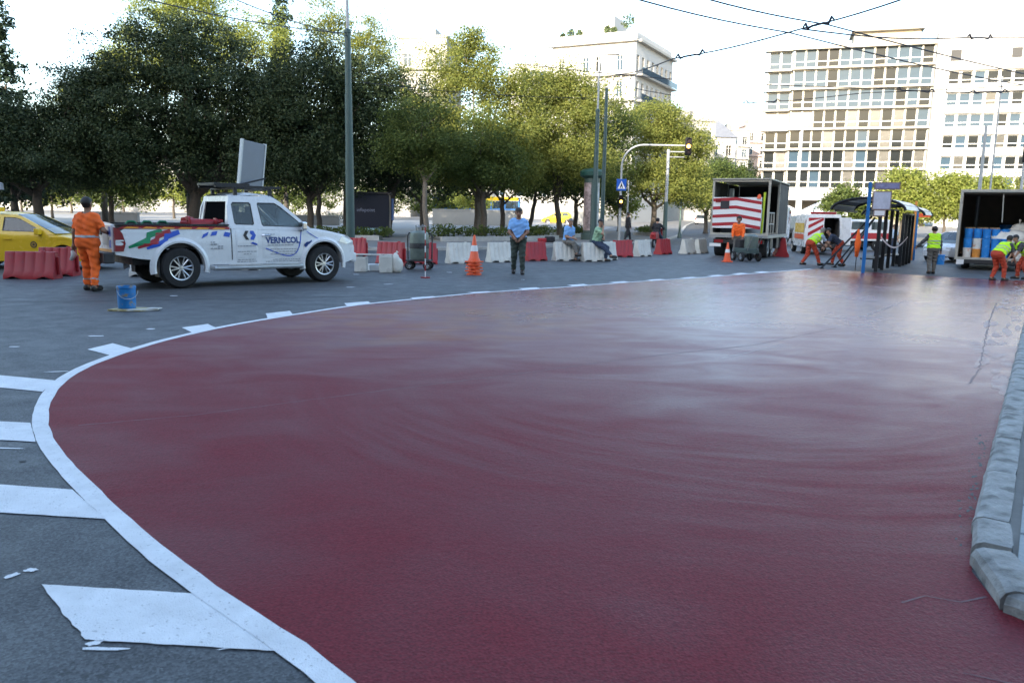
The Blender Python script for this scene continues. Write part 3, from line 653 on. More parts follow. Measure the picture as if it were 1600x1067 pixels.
# great dark evergreens along the plaza
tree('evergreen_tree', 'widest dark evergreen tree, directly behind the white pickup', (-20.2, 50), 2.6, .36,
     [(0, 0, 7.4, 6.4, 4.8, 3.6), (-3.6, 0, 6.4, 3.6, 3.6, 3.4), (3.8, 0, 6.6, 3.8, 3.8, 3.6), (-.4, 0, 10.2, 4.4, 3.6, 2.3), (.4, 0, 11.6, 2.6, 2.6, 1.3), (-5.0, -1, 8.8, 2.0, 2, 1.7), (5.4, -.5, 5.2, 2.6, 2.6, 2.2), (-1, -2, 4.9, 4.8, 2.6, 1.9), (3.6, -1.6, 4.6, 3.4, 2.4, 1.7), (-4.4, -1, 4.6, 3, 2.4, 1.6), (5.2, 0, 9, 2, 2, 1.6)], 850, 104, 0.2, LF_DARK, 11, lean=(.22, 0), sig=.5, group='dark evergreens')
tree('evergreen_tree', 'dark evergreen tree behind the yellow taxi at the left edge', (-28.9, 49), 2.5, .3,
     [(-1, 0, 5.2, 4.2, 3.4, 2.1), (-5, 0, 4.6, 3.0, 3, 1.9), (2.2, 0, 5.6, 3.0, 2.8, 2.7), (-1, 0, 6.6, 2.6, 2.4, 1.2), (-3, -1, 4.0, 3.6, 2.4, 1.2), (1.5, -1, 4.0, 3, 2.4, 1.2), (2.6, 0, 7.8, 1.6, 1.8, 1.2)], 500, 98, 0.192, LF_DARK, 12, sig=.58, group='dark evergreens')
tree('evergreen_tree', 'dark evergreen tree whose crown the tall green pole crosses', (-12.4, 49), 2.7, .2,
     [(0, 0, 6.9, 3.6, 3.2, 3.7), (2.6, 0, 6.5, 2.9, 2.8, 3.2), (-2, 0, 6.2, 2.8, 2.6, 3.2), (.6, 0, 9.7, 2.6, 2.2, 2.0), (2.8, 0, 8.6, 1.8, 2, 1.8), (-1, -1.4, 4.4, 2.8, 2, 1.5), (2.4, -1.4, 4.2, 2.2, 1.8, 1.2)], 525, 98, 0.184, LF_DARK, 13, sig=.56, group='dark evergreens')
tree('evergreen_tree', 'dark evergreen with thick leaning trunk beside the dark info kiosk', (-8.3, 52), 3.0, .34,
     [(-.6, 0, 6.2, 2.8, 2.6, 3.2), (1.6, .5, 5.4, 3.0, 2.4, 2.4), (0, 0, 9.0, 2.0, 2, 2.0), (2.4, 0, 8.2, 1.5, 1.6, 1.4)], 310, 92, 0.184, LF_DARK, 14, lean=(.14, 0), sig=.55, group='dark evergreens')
# lighter trees in the middle
tree('plane_tree', 'tall light green tree with the highest sunlit top in the middle', (-2.4, 53), 2.9, .22,
     [(-.3, 0, 8.2, 4.5, 3.6, 3.0), (-1.4, 0, 11.0, 2.7, 2.2, 1.7), (1.8, 0, 10.0, 2.6, 2.2, 1.6), (-3.4, -.6, 6.4, 3.0, 2.6, 2.1), (2.8, 0, 6.2, 3.0, 2.6, 2.4), (-.2, -1, 4.7, 3.8, 2.4, 1.6), (-.6, 0, 12.3, 1.4, 1.4, .9), (2.6, -1, 4.5, 2.6, 2, 1.3)], 575, 87, 0.176, LF_LIGHT, 21, M_BARKL, sig=.5, group='light green plaza trees')
tree('plane_tree', 'slim young tree with pale thin trunk behind the tank trolley', (-5.0, 45.4), 3.6, .15,
     [(-.3, 0, 6.2, 2.1, 1.7, 1.8), (-1.3, 0, 5.0, 1.7, 1.4, 1.1), (1.0, 0, 5.3, 1.6, 1.4, 1.0), (.1, 0, 4.0, 1.3, 1, .6)], 165, 81, 0.152, LF_MID, 22, M_BARKL, sig=.38, group='light green plaza trees')
tree('plane_tree', 'light green tree right of the tallest one, behind the man in blue', (3.2, 56), 2.7, .2,
     [(0, 0, 7.4, 3.3, 2.8, 2.8), (-1, 0, 9.8, 2.3, 1.9, 1.5), (1.4, 0, 9.2, 2.2, 1.8, 1.5), (.4, -.8, 5.0, 3.5, 2.4, 1.8), (0, 0, 10.8, 1.4, 1.3, .9)], 400, 87, 0.176, LF_LIGHT, 23, lean=(-.12, 0), sig=.58, group='light green plaza trees')
tree('plane_tree', 'tree with pinkish trunk just left of the advertising column', (5.9, 61), 2.6, .2,
     [(0, 0, 6.2, 3.0, 2.6, 2.7), (1, 0, 8.6, 2.0, 1.7, 1.5), (-.8, -.5, 4.5, 3.1, 2.2, 1.6)], 280, 87, 0.176, LF_MID, 24, sig=.56, group='light green plaza trees')
tree('plane_tree', 'broad sunlit tree behind the curved traffic light arm', (11.4, 66), 2.6, .24,
     [(0, 0, 6.4, 4.2, 3.4, 3.0), (-.6, 0, 8.9, 2.7, 2.4, 1.6), (2.2, 0, 7.4, 2.5, 2.4, 2.0), (-1, -1, 4.2, 4.0, 2.6, 1.6), (3, -.5, 4.2, 2.6, 2.2, 1.6), (.4, 0, 10, 1.5, 1.5, .9)], 450, 87, 0.192, LF_LIGHT, 25, sig=.5, group='light green plaza trees')
tree('plane_tree', 'dark rounded street tree at the mouth of the side street', (20.0, 84), 2.3, .2,
     [(0, 0, 5.0, 3.6, 3, 2.7), (-2, 0, 4.4, 2.6, 2.2, 2.1), (2.4, 0, 4.4, 2.4, 2.2, 2.1)], 260, 87, 0.224, LF_MID, 26, sig=.52, group='light green plaza trees')
tree('plane_tree', 'slender trunked tree between the tank trolley and the man in blue', (-1.9, 49.6), 2.9, .2,
     [(0, 0, 5.4, 2.6, 2, 2.0), (.8, 0, 4.3, 2.3, 1.8, 1.2), (-1.4, 0, 4.6, 1.8, 1.6, 1.2)], 190, 81, 0.168, LF_MID, 27, sig=.52, group='light green plaza trees')
tree('plane_tree', 'small tree with two crooked stems behind the seated men', (1.0, 58), 2.6, .16,
     [(0, 0, 5.0, 2.8, 2.2, 2.0)], 150, 81, 0.168, LF_MID, 28, lean=(.2, 0), sig=.52, group='light green plaza trees')
# second row of dark trees that closes the gaps in the first
for i, (x, y, h, lab) in enumerate(((-41, 66, 6.2, 'dark tree of the second row behind the cut cypress'), (-32, 64, 7.6, 'dark tree of the second row between the two left evergreens'), (-24, 66, 11, 'dark tree of the second row behind the widest evergreen'), (-15.5, 64, 11, 'dark tree of the second row left of the tall green pole'), (-7.5, 66, 10, 'dark tree of the second row behind the info kiosk'), (-1, 68, 10, 'dark tree of the second row behind the tallest light tree'), (5.5, 72, 9, 'dark tree of the second row behind the advertising column'))):
    tree('evergreen_tree', lab, (x, y), 2.8, .2, [(0, 0, h*.62, 3.8, 3.2, h*.34), (-2.4, 0, h*.5, 2.6, 2.4, h*.22), (2.4, 0, h*.5, 2.6, 2.4, h*.22)], 420, 28, .3, LF_MID if i % 2 else LF_DARK, 81+i, sig=.55, group='second row trees')
# tall sunlit trees behind the evergreens
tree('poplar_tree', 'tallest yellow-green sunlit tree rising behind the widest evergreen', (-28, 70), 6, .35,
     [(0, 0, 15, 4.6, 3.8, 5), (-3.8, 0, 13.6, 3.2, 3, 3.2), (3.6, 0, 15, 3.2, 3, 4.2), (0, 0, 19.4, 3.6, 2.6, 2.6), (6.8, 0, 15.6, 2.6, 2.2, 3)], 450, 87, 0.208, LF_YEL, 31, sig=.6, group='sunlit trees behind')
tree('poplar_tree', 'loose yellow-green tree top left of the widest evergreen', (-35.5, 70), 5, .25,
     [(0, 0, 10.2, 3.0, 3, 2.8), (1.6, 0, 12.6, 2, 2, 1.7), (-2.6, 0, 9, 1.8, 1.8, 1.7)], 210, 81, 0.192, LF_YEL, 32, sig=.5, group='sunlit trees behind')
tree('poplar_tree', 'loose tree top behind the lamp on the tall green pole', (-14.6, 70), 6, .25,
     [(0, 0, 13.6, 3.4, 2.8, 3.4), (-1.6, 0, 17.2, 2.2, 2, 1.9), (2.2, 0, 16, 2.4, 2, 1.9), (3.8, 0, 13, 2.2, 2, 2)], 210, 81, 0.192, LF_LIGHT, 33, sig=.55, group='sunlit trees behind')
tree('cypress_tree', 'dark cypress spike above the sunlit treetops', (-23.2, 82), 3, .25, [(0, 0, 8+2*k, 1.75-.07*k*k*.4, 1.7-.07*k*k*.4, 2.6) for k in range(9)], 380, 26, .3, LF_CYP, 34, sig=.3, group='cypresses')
tree('cypress_tree', 'dark cypress cut by the left edge of the picture', (-35.9, 58), 2, .25, [(0, 0, 3+1.35*k, 2.1-.19*k, 2.1-.19*k, 1.7) for k in range(10)], 380, 28, .26, LF_CYP, 35, sig=.26, group='cypresses')
# low sunlit trees on the plaza seen under the canopy
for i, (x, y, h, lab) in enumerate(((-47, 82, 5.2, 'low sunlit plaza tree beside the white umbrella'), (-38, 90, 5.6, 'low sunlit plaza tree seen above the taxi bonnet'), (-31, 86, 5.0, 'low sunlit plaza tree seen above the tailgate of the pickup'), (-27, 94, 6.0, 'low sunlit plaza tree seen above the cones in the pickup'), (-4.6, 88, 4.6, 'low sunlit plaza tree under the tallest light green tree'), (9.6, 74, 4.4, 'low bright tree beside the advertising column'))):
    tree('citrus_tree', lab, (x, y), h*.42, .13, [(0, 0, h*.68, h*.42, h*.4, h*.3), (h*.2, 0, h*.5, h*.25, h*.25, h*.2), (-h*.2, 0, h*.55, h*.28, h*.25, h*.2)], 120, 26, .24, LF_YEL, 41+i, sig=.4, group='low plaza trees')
for i in range(9):
    x = -76+i*8.2; h = 5.4+(i*7 % 4)*.45
    tree('citrus_tree', ['rounded sunlit tree in the far plaza row, nearest the cut cypress', 'rounded sunlit tree in the far plaza row, second from the cypress', 'rounded sunlit tree in the far plaza row above the taxi roof', 'rounded sunlit tree in the far plaza row above the worker in orange', 'rounded sunlit tree in the far plaza row above the tailgate', 'rounded sunlit tree in the far plaza row above the pickup bed', 'rounded sunlit tree in the far plaza row above the pickup cab', 'rounded sunlit tree in the far plaza row above the pickup bonnet', 'rounded sunlit tree in the far plaza row left of the info kiosk'][i], (x, 106+(i*5 % 3)*2.5), h*.3, .15, [(0, 0, h*.58, h*.62, h*.5, h*.4), (h*.4, 0, h*.45, h*.35, h*.3, h*.3), (-h*.4, 0, h*.45, h*.35, h*.3, h*.3)], 110, 55, .3, LF_MID, 101+i, sig=.6, group='far plaza row')
# trees by the bus stop
for i, (x, y, h, rw, lm, lab) in enumerate(((36.5, 76, 6.6, 2.8, LF_YEL, 'young yellow-green tree behind the bus stop signs'), (40.5, 76, 6.3, 2.9, LF_YEL, 'young yellow-green tree behind the second shelter roof'), (45.5, 78, 6.2, 2.6, LF_YEL, 'young yellow-green tree left of the open box truck'), (51.5, 79, 7.2, 3.2, LF_LIGHT, 'yellow-green tree above the roof of the open box truck'), (31.8, 78, 4.9, 2.2, LF_MID, 'dark low tree behind the arched shelter roof'), (56.5, 78, 7.8, 3.0, LF_LIGHT, 'taller green tree at the right edge under the traffic light'))):
    tree('street_tree', lab, (x, y), h*.38, .13, [(0, 0, h*.6, rw*.95, rw*.75, h*.32), (rw*.5, 0, h*.5, rw*.65, rw*.5, h*.25), (-rw*.55, 0, h*.52, rw*.65, rw*.5, h*.25), (.2, 0, h*.84, rw*.6, rw*.45, h*.15)], 420, 30, .24, lm, 61+i, sig=.52, group='trees by the bus stop')
tree('street_tree', 'dark tree left of the office block at the end of the side street', (42.5, 150), 4, .3, [(0, 0, 7, 3.6, 3.5, 3.6), (-2.4, 0, 5.6, 2.6, 2.6, 2.6)], 240, 26, .4, LF_DARK, 71, sig=.7, group='side street trees')
tree('street_tree', 'dark tree under the cream townhouse in the side street', (29.5, 116), 3, .3, [(0, 0, 6.4, 3.2, 3, 3), (2.4, 0, 5.2, 2.6, 2.6, 2.4), (-2.6, 0, 5, 2.4, 2.4, 2.4)], 280, 26, .36, LF_DARK, 72, sig=.6, group='side street trees')
tree('street_tree', 'dark tree further up the side street beside the white car', (37, 134), 3, .3, [(0, 0, 6, 2.8, 2.8, 2.8), (1.8, 0, 5, 2.2, 2.2, 2.2)], 220, 26, .36, LF_DARK, 73, sig=.6, group='side street trees')
# hedges in planters
M_SOIL = mat('soil', (.06, .045, .03), .95, var=.3, vscale=8)
def planter(label, pts, wd, h, seed, dens=90):
    P = dense(pts, .9); c = P[len(P)//2]; z = g(*c)+.13
    t = thing('hedge_planter', label, 'hedge', (c[0], c[1], z))
    L_ = [(x-c[0], y-c[1]) for x, y in P]; A = offset(L_, wd/2+.2); B_ = offset(L_, -wd/2-.2)
    mb = MB(); n = len(A)
    for ring_ in (A+B_[::-1],):
        inner = offset(L_, wd/2)+offset(L_, -wd/2)[::-1]
        mb.plate(ring_, [inner], lambda u, v, d: (u, v, .26-d), .26)
    mb.build('planter_kerb', M_KERB, t)
    mb = MB(); mb.plate(offset(L_, wd/2)+offset(L_, -wd/2)[::-1], [], lambda u, v, d: (u, v, .16-d), .1); mb.build('soil', M_SOIL, t)
    rs = random.Random(seed)
    cs = [((x+rs.uniform(-.2, .2), y+rs.uniform(-wd*.3, wd*.3), .2+h*.45), (.65, wd*.45, h*.5*rs.uniform(.7, 1.2))) for x, y in L_ for _ in range(2)]
    link('hedge', leafmesh(cs, dens, .15, LF_MID, 'hedge', seed, .6), t)
planter('clipped hedge in a pale kerb behind the white barriers', [(-4.4, 44.6), (-1.8, 46.5), (.6, 49), (2.2, 52)], 1.2, .75, 5, 150)
planter('low hedge in a pale kerb in front of the dark info kiosk', [(-10.5, 44.5), (-7.4, 44.6)], 1.1, .55, 6, 150)
planter('low hedge behind the advertising column', [(3.6, 57), (6.2, 62)], 1.2, .7, 7, 110)
planter('hedge at the corner behind the scooter rider', [(10.6, 66), (12.4, 72)], 1.2, .6, 8, 110)
planter('hedge seen above the bonnet of the pickup', [(-24, 82), (-15, 84)], 1.2, 1.0, 9, 110)
# ---------------------------------------------------------------- vehicles
M_CARW = mat('white_car_paint', (.7, .71, .72), .28, var=.05, vscale=3, spec=.6, dirt=((.5, .47, .42), .35, 2.5, .6))
M_TAXI = mat('taxi_yellow', (.72, .44, .015), .25, var=.05, vscale=3, spec=.6)
M_BLK = mat('black_plastic', (.018, .018, .02), .55, var=.2, vscale=8)
M_RUB = mat('tyre_rubber', (.016, .016, .017), .85, var=.3, vscale=12, bump=.3, bscale=50)
M_ALLOY = mat('alloy', (.55, .56, .57), .32, metal=.85)
M_CGL = mat('car_glass', (.32, .38, .38), .0, spec=.6, trans=.92)
M_CHROME = mat('chrome', (.7, .7, .72), .12, metal=1)
M_TAIL = mat('tail_lamp', (.22, .012, .015), .15, spec=.8)
M_LAMP = mat('head_lamp', (.62, .63, .62), .1, spec=.9)
M_INT = mat('cabin_interior', (.05, .05, .052), .8)
M_BLUE = mat('decal_blue', (.02, .09, .5), .4); M_NAVY = mat('decal_navy', (.01, .045, .2), .4)
M_GRN = mat('decal_green', (.005, .22, .09), .4); M_CRIM = mat('decal_crimson', (.33, .015, .025), .4)
M_ORNG = mat('decal_orange', (.75, .3, .03), .4); M_GREY = mat('decal_grey', (.3, .31, .34), .5); M_INK = mat('decal_black', (.02, .02, .025), .5)
M_MET = mat('grey_metal', (.3, .31, .31), .45, metal=.7, var=.2, vscale=6)
M_GALV = mat('galvanised', (.42, .44, .46), .5, metal=.5, var=.15, vscale=4)
M_DMET = mat('dark_metal', (.045, .045, .048), .5, metal=.4, var=.25, vscale=5)
M_RED = mat('red_plastic', (.32, .014, .02), .45, var=.15, vscale=3, dirt=((.2, .05, .05), .5, 5, .6))
M_WPL = mat('white_plastic', (.56, .55, .5), .55, var=.14, vscale=3, dirt=((.25, .23, .2), .6, 4, .58))
M_ORP = mat('orange_cone', (.75, .1, .025), .45, var=.15, vscale=8)
M_REFL = mat('white_reflective', (.7, .7, .7), .35)
def wheel(parent, x, y, r, wd, side, spokes=6, rimr=None, m=M_ALLOY):
    rr = rimr or r*.6; w_ = link('wheel', None, parent, (x, y, r))
    mb = MB(); h = wd/2
    mb.lathe([(rr*.96, -h), (rr*1.06, -h-.005), (r*.9, -h), (r*.985, -h*.72), (r, -h*.3), (r, h*.3), (r*.985, h*.72), (r*.9, h), (rr*1.06, h+.005), (rr*.96, h), (rr*.94, 0), (rr*.96, -h)], 32, axis='Y'); mb.build('tyre', M_RUB, w_, smooth=True)
    mb = MB(); s = side
    mb.lathe([(rr*.99, s*h*.98), (rr*.99, s*h*1.03), (rr*.9, s*h*.98), (rr*.87, s*h*.5), (rr*.87, -s*h*.7)], 32, axis='Y')
    for k in range(spokes):
        for dk_ in (-.16, .16):
            a = 2*math.pi*k/spokes; a1_ = a+dk_*.5; a2_ = a+dk_*1.25
            p0 = (rr*.16*math.cos(a1_), s*h*.8, rr*.16*math.sin(a1_)); p1 = (rr*.92*math.cos(a2_), s*h*.9, rr*.92*math.sin(a2_)); mb.tube([p0, p1], [rr*.075, rr*.062], 5)
    mb.lathe([(0.001, s*h*.92), (rr*.2, s*h*.9), (rr*.24, s*h*.7)], 12, axis='Y')
    mb.build('rim', m, w_, smooth=True)
    mb = MB(); mb.lathe([(0.001, s*h*.25), (rr*.86, s*h*.25)], 20, axis='Y'); mb.build('brake_disc', M_BLK, w_)
    return w_
class Body:
    def __init__(s, xr, xf, top, bot, W, wheels, Ra, zc, nose=.16, tail=.06, crown=.04, n=90):
        s.xr, s.xf, s.top, s.bot, s.W, s.wheels, s.Ra, s.zc, s.nose, s.tail, s.crown, s.n = xr, xf, top, bot, W, wheels, Ra, zc, nose, tail, crown, n
    def U(s, x): return interp(s.top, x)
    def L(s, x):
        z = interp(s.bot, x)
        for xw in s.wheels:
            d = abs(x-xw)
            if d < s.Ra: z = max(z, s.zc+math.sqrt(s.Ra**2-d*d))
        return z
    def hw(s, x, z):
        a = max(0, (x-(s.xf-.75))/.75); b = max(0, ((s.xr+.5)-x)/.5)
        w_ = s.W*(1-s.nose*a**2.4-s.tail*b**2.2)
        t = (z-.72)/.5; w_ -= .045*t*t if z > .72 else .03*t*t
        # crease along the shoulder
        return w_+.012*math.exp(-((z-.86)/.05)**2)
    def shell(s, parent, m, deck, name='body'):
        xs_ = set(np.linspace(s.xr, s.xf, s.n))
        for xw in s.wheels:
            for k in np.linspace(-1, 1, 25): xs_.add(xw+s.Ra*math.sin(k*math.pi/2)*.9999)
        xs_ = sorted(xs_); rows_ = 9; mb = MB()
        def pt(x, j, sg):
            lo, up = s.L(x), s.U(x); z = lo+(up-lo)*j/(rows_-1)
            k = 0
            if j == rows_-1: k = .022
            return (x, sg*(s.hw(x, z)-k), z)
        for sg in (-1, 1):
            vs = [pt(x, j, sg) for x in xs_ for j in range(rows_)]
            fs = [(i*rows_+j, (i+1)*rows_+j, (i+1)*rows_+j+1, i*rows_+j+1) for i in range(len(xs_)-1) for j in range(rows_-1)]
            mb.add(vs, fs)
            lip = [(x, sg*(s.hw(x, s.L(x))-.16), s.L(x)+.0) for x in xs_]; o = [pt(x, 0, sg) for x in xs_]; n_ = len(xs_)
            mb.add(o+lip, [(i, i+1, n_+i+1, n_+i) for i in range(n_-1)])
        for (a, b) in deck:
            dx = [x for x in xs_ if a-1e-6 <= x <= b+1e-6]; m_ = 9; vs = []
            for x in dx:
                y0 = s.hw(x, s.U(x))-.022
                for k in range(m_):
                    t = -1+2*k/(m_-1); vs.append((x, y0*t, s.U(x)+s.crown*(1-t*t)*1.0))
            mb.add(vs, [(i*m_+k, (i+1)*m_+k, (i+1)*m_+k+1, i*m_+k+1) for i in range(len(dx)-1) for k in range(m_-1)])
        for x in (s.xr, s.xf):
            a = [pt(x, j, -1) for j in range(rows_)]; b = [pt(x, j, 1) for j in range(rows_)]
            mb.add(a+b, [(j, j+1, rows_+j+1, rows_+j) for j in range(rows_-1)])
            if x == s.xf or deck:
                m_ = 9; vs = [(x, (s.hw(x, s.U(x))-.022)*(-1+2*k/(m_-1)), s.U(x)+s.crown*(1-(-1+2*k/(m_-1))**2)) for k in range(m_)]; mb.add(vs, [tuple(range(m_))])
        return mb.build(name, m, parent, smooth=True)
    def patch(s, parent, name, m, poly, off, sg, th=.0, holes=()):
        """flat outline in (x,z) laid on the flank"""
        P = dense(list(poly)+[poly[0]], .12)[:-1]; mb = MB()
        mb.plate(P, [list(h) for h in holes], lambda u, v, d: (u, sg*(s.hw(u, v)+off-d), v), th)
        return mb.build(name, m, parent, smooth=False)
    def panel(s, parent, name, m, x0, x1, z0, z1, off, sg, nx=14, nz=8, rake=0):
        """slightly proud door panel with turned edges"""
        mb = MB(); vs = []
        for i in range(nx+1):
            for j in range(nz+1):
                t = j/nz; x = lerp(x0, x1, i/nx)+rake*(1-t)*(1 if i == nx else 0); z = lerp(z0(x) if callable(z0) else z0, z1(x) if callable(z1) else z1, t)
                e = off if 0 < i < nx and 0 < j < nz else -.012
                vs.append((x, sg*(s.hw(x, z)+e), z))
        mb.add(vs, [(i*(nz+1)+j, (i+1)*(nz+1)+j, (i+1)*(nz+1)+j+1, i*(nz+1)+j+1) for i in range(nx) for j in range(nz)])
        return mb.build(name, m, parent, smooth=True)
    def text(s, parent, string, x, z, size, m, sg, off=.016, bold=0, sx=1, name='lettering'):
        v, f = textgeo(string, size, bold, 'LEFT', sx); mb = MB()
        mb.add([(x+a*(-sg), sg*(s.hw(x+a*(-sg), z+b)+off), z+b) for a, b in v], f)
        return mb.build(name, m, parent, fix=False)
    def flare(s, parent, m, xw, wd=.075):
        for sg in (-1, 1):
            mb = MB(); vs = []; n_ = 30
            for i in range(n_+1):
                a = R(-12+204*i/n_)
                for (dr, dy) in ((-.012, -.05), (-.008, .035), (.03, .045), (wd, .012), (wd+.03, -.012)):
                    r_2 = s.Ra+dr; x = xw+r_2*math.cos(a); z = s.zc+r_2*math.sin(a); vs.append((x, sg*(s.hw(min(max(x, s.xr), s.xf), max(z, .5))+dy), z))
            mb.add(vs, [(i*5+j, (i+1)*5+j, (i+1)*5+j+1, i*5+j+1) for i in range(n_) for j in range(4)]); mb.build('wheel_arch', m, parent, smooth=True)
def greenhouse(parent, m, belt, roofz, wb, wr, side, holes, roof_x, ws_base, rear_base, glass=M_CGL, rearm=None, rear_glass=True):
    """side: outline (x,z) of the cabin flank; holes: window outlines"""
    zb = belt
    def y_at(z): return lerp(wb, wr, (z-zb)/(roofz-zb))
    for sg in (-1, 1):
        mb = MB(); mb.plate(side, holes, lambda u, v, d: (u, sg*(y_at(v)-d), v), .05); mb.build('cabin_side', m, parent, bev=0)
        for h in holes:
            mb = MB(); mb.plate(h, [], lambda u, v, d: (u, sg*(y_at(v)-.018-d), v), .006); mb.build('side_window', glass, parent)
            mb = MB(); cx = sum(p[0] for p in h)/len(h); cz = sum(p[1] for p in h)/len(h)
            inner = [(lerp(p[0], cx, .055), lerp(p[1], cz, .07)) for p in h]
            mb.plate(h, [inner], lambda u, v, d: (u, sg*(y_at(v)-.010-d), v), .006); mb.build('window_seal', M_BLK, parent)
    x0, x1 = roof_x; mb = MB(); nx, ny = 10, 8; vs = []
    for i in range(nx+1):
        t = i/nx; x = lerp(x0, x1, t); zz = roofz+.045*math.sin(math.pi*min(1, max(0, t)))
        for j in range(ny+1):
            u = -1+2*j/ny; vs.append((x, u*wr, zz+.03*(1-u*u)-(.0 if abs(u) < 1 else .03)))
    mb.add(vs, [(i*(ny+1)+j, (i+1)*(ny+1)+j, (i+1)*(ny+1)+j+1, i*(ny+1)+j+1) for i in range(nx) for j in range(ny)]); mb.build('roof', m, parent, smooth=True)
    def screen(name, xb, zb2, xt, gm):
        mb = MB(); vs = []; k = 8
        for i in range(5):
            t = i/4
            for j in range(k+1):
                u = -1+2*j/k; bul = .1*(1-u*u)*(1 if xb > xt else -1)*(1-t*.6); vs.append((lerp(xb, xt, t)+bul, u*(lerp(wb, wr, t)-.05), lerp(zb2, roofz+.01, t)))
        mb.add(vs, [(i*(k+1)+j, (i+1)*(k+1)+j, (i+1)*(k+1)+j+1, i*(k+1)+j+1) for i in range(4) for j in range(k)]); mb.build(name, gm, parent, smooth=True)
    screen('windscreen', ws_base[0], ws_base[1], x1, glass)
    if rear_glass: screen('rear_window', rear_base[0], rear_base[1], x0, rearm or glass)
def mirror(parent, x, y, z, sg, m):
    mb = MB(); mb.box((x, y+sg*.1, z+.07), (.12, .2, .17)); o = mb.build('mirror', m, parent, bev=.03)
    mb = MB(); mb.box((x+.02, y+sg*.015, z), (.05, .1, .06)); mb.build('mirror_arm', M_BLK, o)

# --- white pickup
mid = (-5.78, 17.72+.0); hd = R(41.5)
# wheels seen are the right-hand pair, so the centre line lies .76 m to the left
nx_, ny_ = -math.sin(hd), math.cos(hd)
PK = thing('pickup_truck', 'white extended cab pickup with company lettering and a tilted board on its roof', 'pickup', (mid[0]+nx_*.82, mid[1]+.12+ny_*.82, 0), hd, None, 1.07); PK.scale = (1.07, 1.07, 1.1)
WB = 1.5425; fz_, rz_ = WB, -WB
bd = Body(-2.70, 2.42, [(-2.70, 1.2), (-.55, 1.19), (-.5, 1.16), (.95, 1.14), (1.2, 1.13), (1.7, 1.08), (2.1, 1.0), (2.3, .9), (2.42, .76)], [(-2.70, .66), (-2.3, .58), (-1, .44), (1, .42), (2.1, .4), (2.42, .46)], .87, (rz_, fz_), .475, .40, nose=.24, tail=.03)
bd.shell(PK, M_CARW, [(.9, 2.42)])
for xw in (rz_, fz_): bd.flare(PK, M_CARW, xw)
for xw in (rz_, fz_):
    for sg in (-1, 1): wheel(PK, xw, sg*.77, .388, .26, sg)
mb = MB(); mb.box((0, 0, .56), (4.7, 1.2, .22)); mb.box((rz_, 0, .39), (.14, 1.4, .14)); mb.box((fz_, 0, .39), (.14, 1.4, .14)); mb.build('chassis', M_BLK, PK)
mb = MB(); mb.box((rz_, 0, .8), (1.1, 1.45, .1)); mb.box((fz_, 0, .75), (1.05, 1.45, .08)); mb.build('inner_arch', M_BLK, PK)
# bed
mb = MB()
for sg in (-1, 1):
    mb.box((-1.62, sg*.80, 1.0), (2.12, .06, .36)); mb.box((-1.62, sg*.812, 1.2), (2.14, .09, .03))
mb.box((-.59, 0, 1.0), (.05, 1.6, .4)); mb.box((-1.62, 0, .8), (2.12, 1.6, .05)); mb.build('cargo_bed', M_BLK, PK)
tg = MB(); tg.box((-2.71, 0, .95), (.06, 1.52, .5)); tg = tg.build('tailgate', M_CARW, PK, bev=.015)
mb = MB(); mb.box((-2.75, 0, 1.05), (.03, .3, .1)); mb.build('handle', M_BLK, tg)
for y0, y1, z0_, z1_, mm in ((-.72, -.58, .98, 1.16, M_BLUE), (-.72, -.6, .78, .92, M_BLUE), (-.55, -.2, .82, 1.1, M_GREY), (-.72, .4, .7, .75, M_ORNG)):
    mb = MB(); mb.box((-2.743, (y0+y1)/2, (z0_+z1_)/2), (.004, y1-y0, z1_-z0_)); mb.build('decal', mm, tg)
mb = MB(); mb.box((-2.81, 0, .6), (.2, 1.62, .2)); mb.build('rear_bumper', M_DMET, PK, bev=.03)
mb = MB(); mb.box((-2.915, -.2, .62), (.015, .5, .12)); mb.build('number_plate', M_REFL, PK)
for sg in (-1, 1):
    mb = MB(); P = [(-2.71, .72), (-2.57, .72), (-2.53, .86), (-2.57, 1.04), (-2.64, 1.14), (-2.71, 1.15)]
    mb.prism(P, lambda u, v, d: (u, sg*(bd.hw(u, v)-d), v), -.014, .1); tl = mb.build('tail_light', M_TAIL, PK)
    bd.patch(tl, 'reversing_lens', M_LAMP, [(-2.7, .9), (-2.56, .9), (-2.56, .925), (-2.7, .925)], .017, sg)
    mb = MB(); P = [(1.92, .86), (2.02, .98), (2.2, .97), (2.36, .86), (2.36, .78), (2.15, .8)]
    mb.prism(P, lambda u, v, d: (u, sg*(bd.hw(u, v)-d), v), -.012, .12); mb.build('headlight', M_LAMP, PK, smooth=False)
    mb = MB(); mb.box((-1.95, sg*.74, .4), (.02, .26, .34)); mb.build('mud_flap', M_BLK, PK)
    mb = MB(); mb.tube([(-.95, sg*.82, .4), (-.9, sg*.9, .37), (1.0, sg*.9, .37), (1.05, sg*.82, .4)], .05, 8); mb.box((.05, sg*.88, .405), (1.8, .13, .03)); mb.build('side_step', M_GALV, PK, smooth=True)
    mirror(PK, 1.02, sg*.84, 1.12, sg, M_CHROME)
mb = MB(); mb.box((2.4, 0, .5), (.16, 1.36, .22)); mb.build('front_bumper', M_CARW, PK, bev=.05)
mb = MB(); mb.box((2.405, 0, .72), (.05, .8, .16)); mb.build('grille', M_DMET, PK, bev=.01)
side = [(-.56, 1.13), (1.32, 1.09), (1.22, 1.17), (.62, 1.68), (.5, 1.75), (.3, 1.78), (-.3, 1.78), (-.46, 1.74), (-.53, 1.54)]
win1 = [(-.42, 1.24), (-.39, 1.21), (-.03, 1.2), (0, 1.23), (-.02, 1.61), (-.05, 1.65), (-.4, 1.65), (-.44, 1.61)]
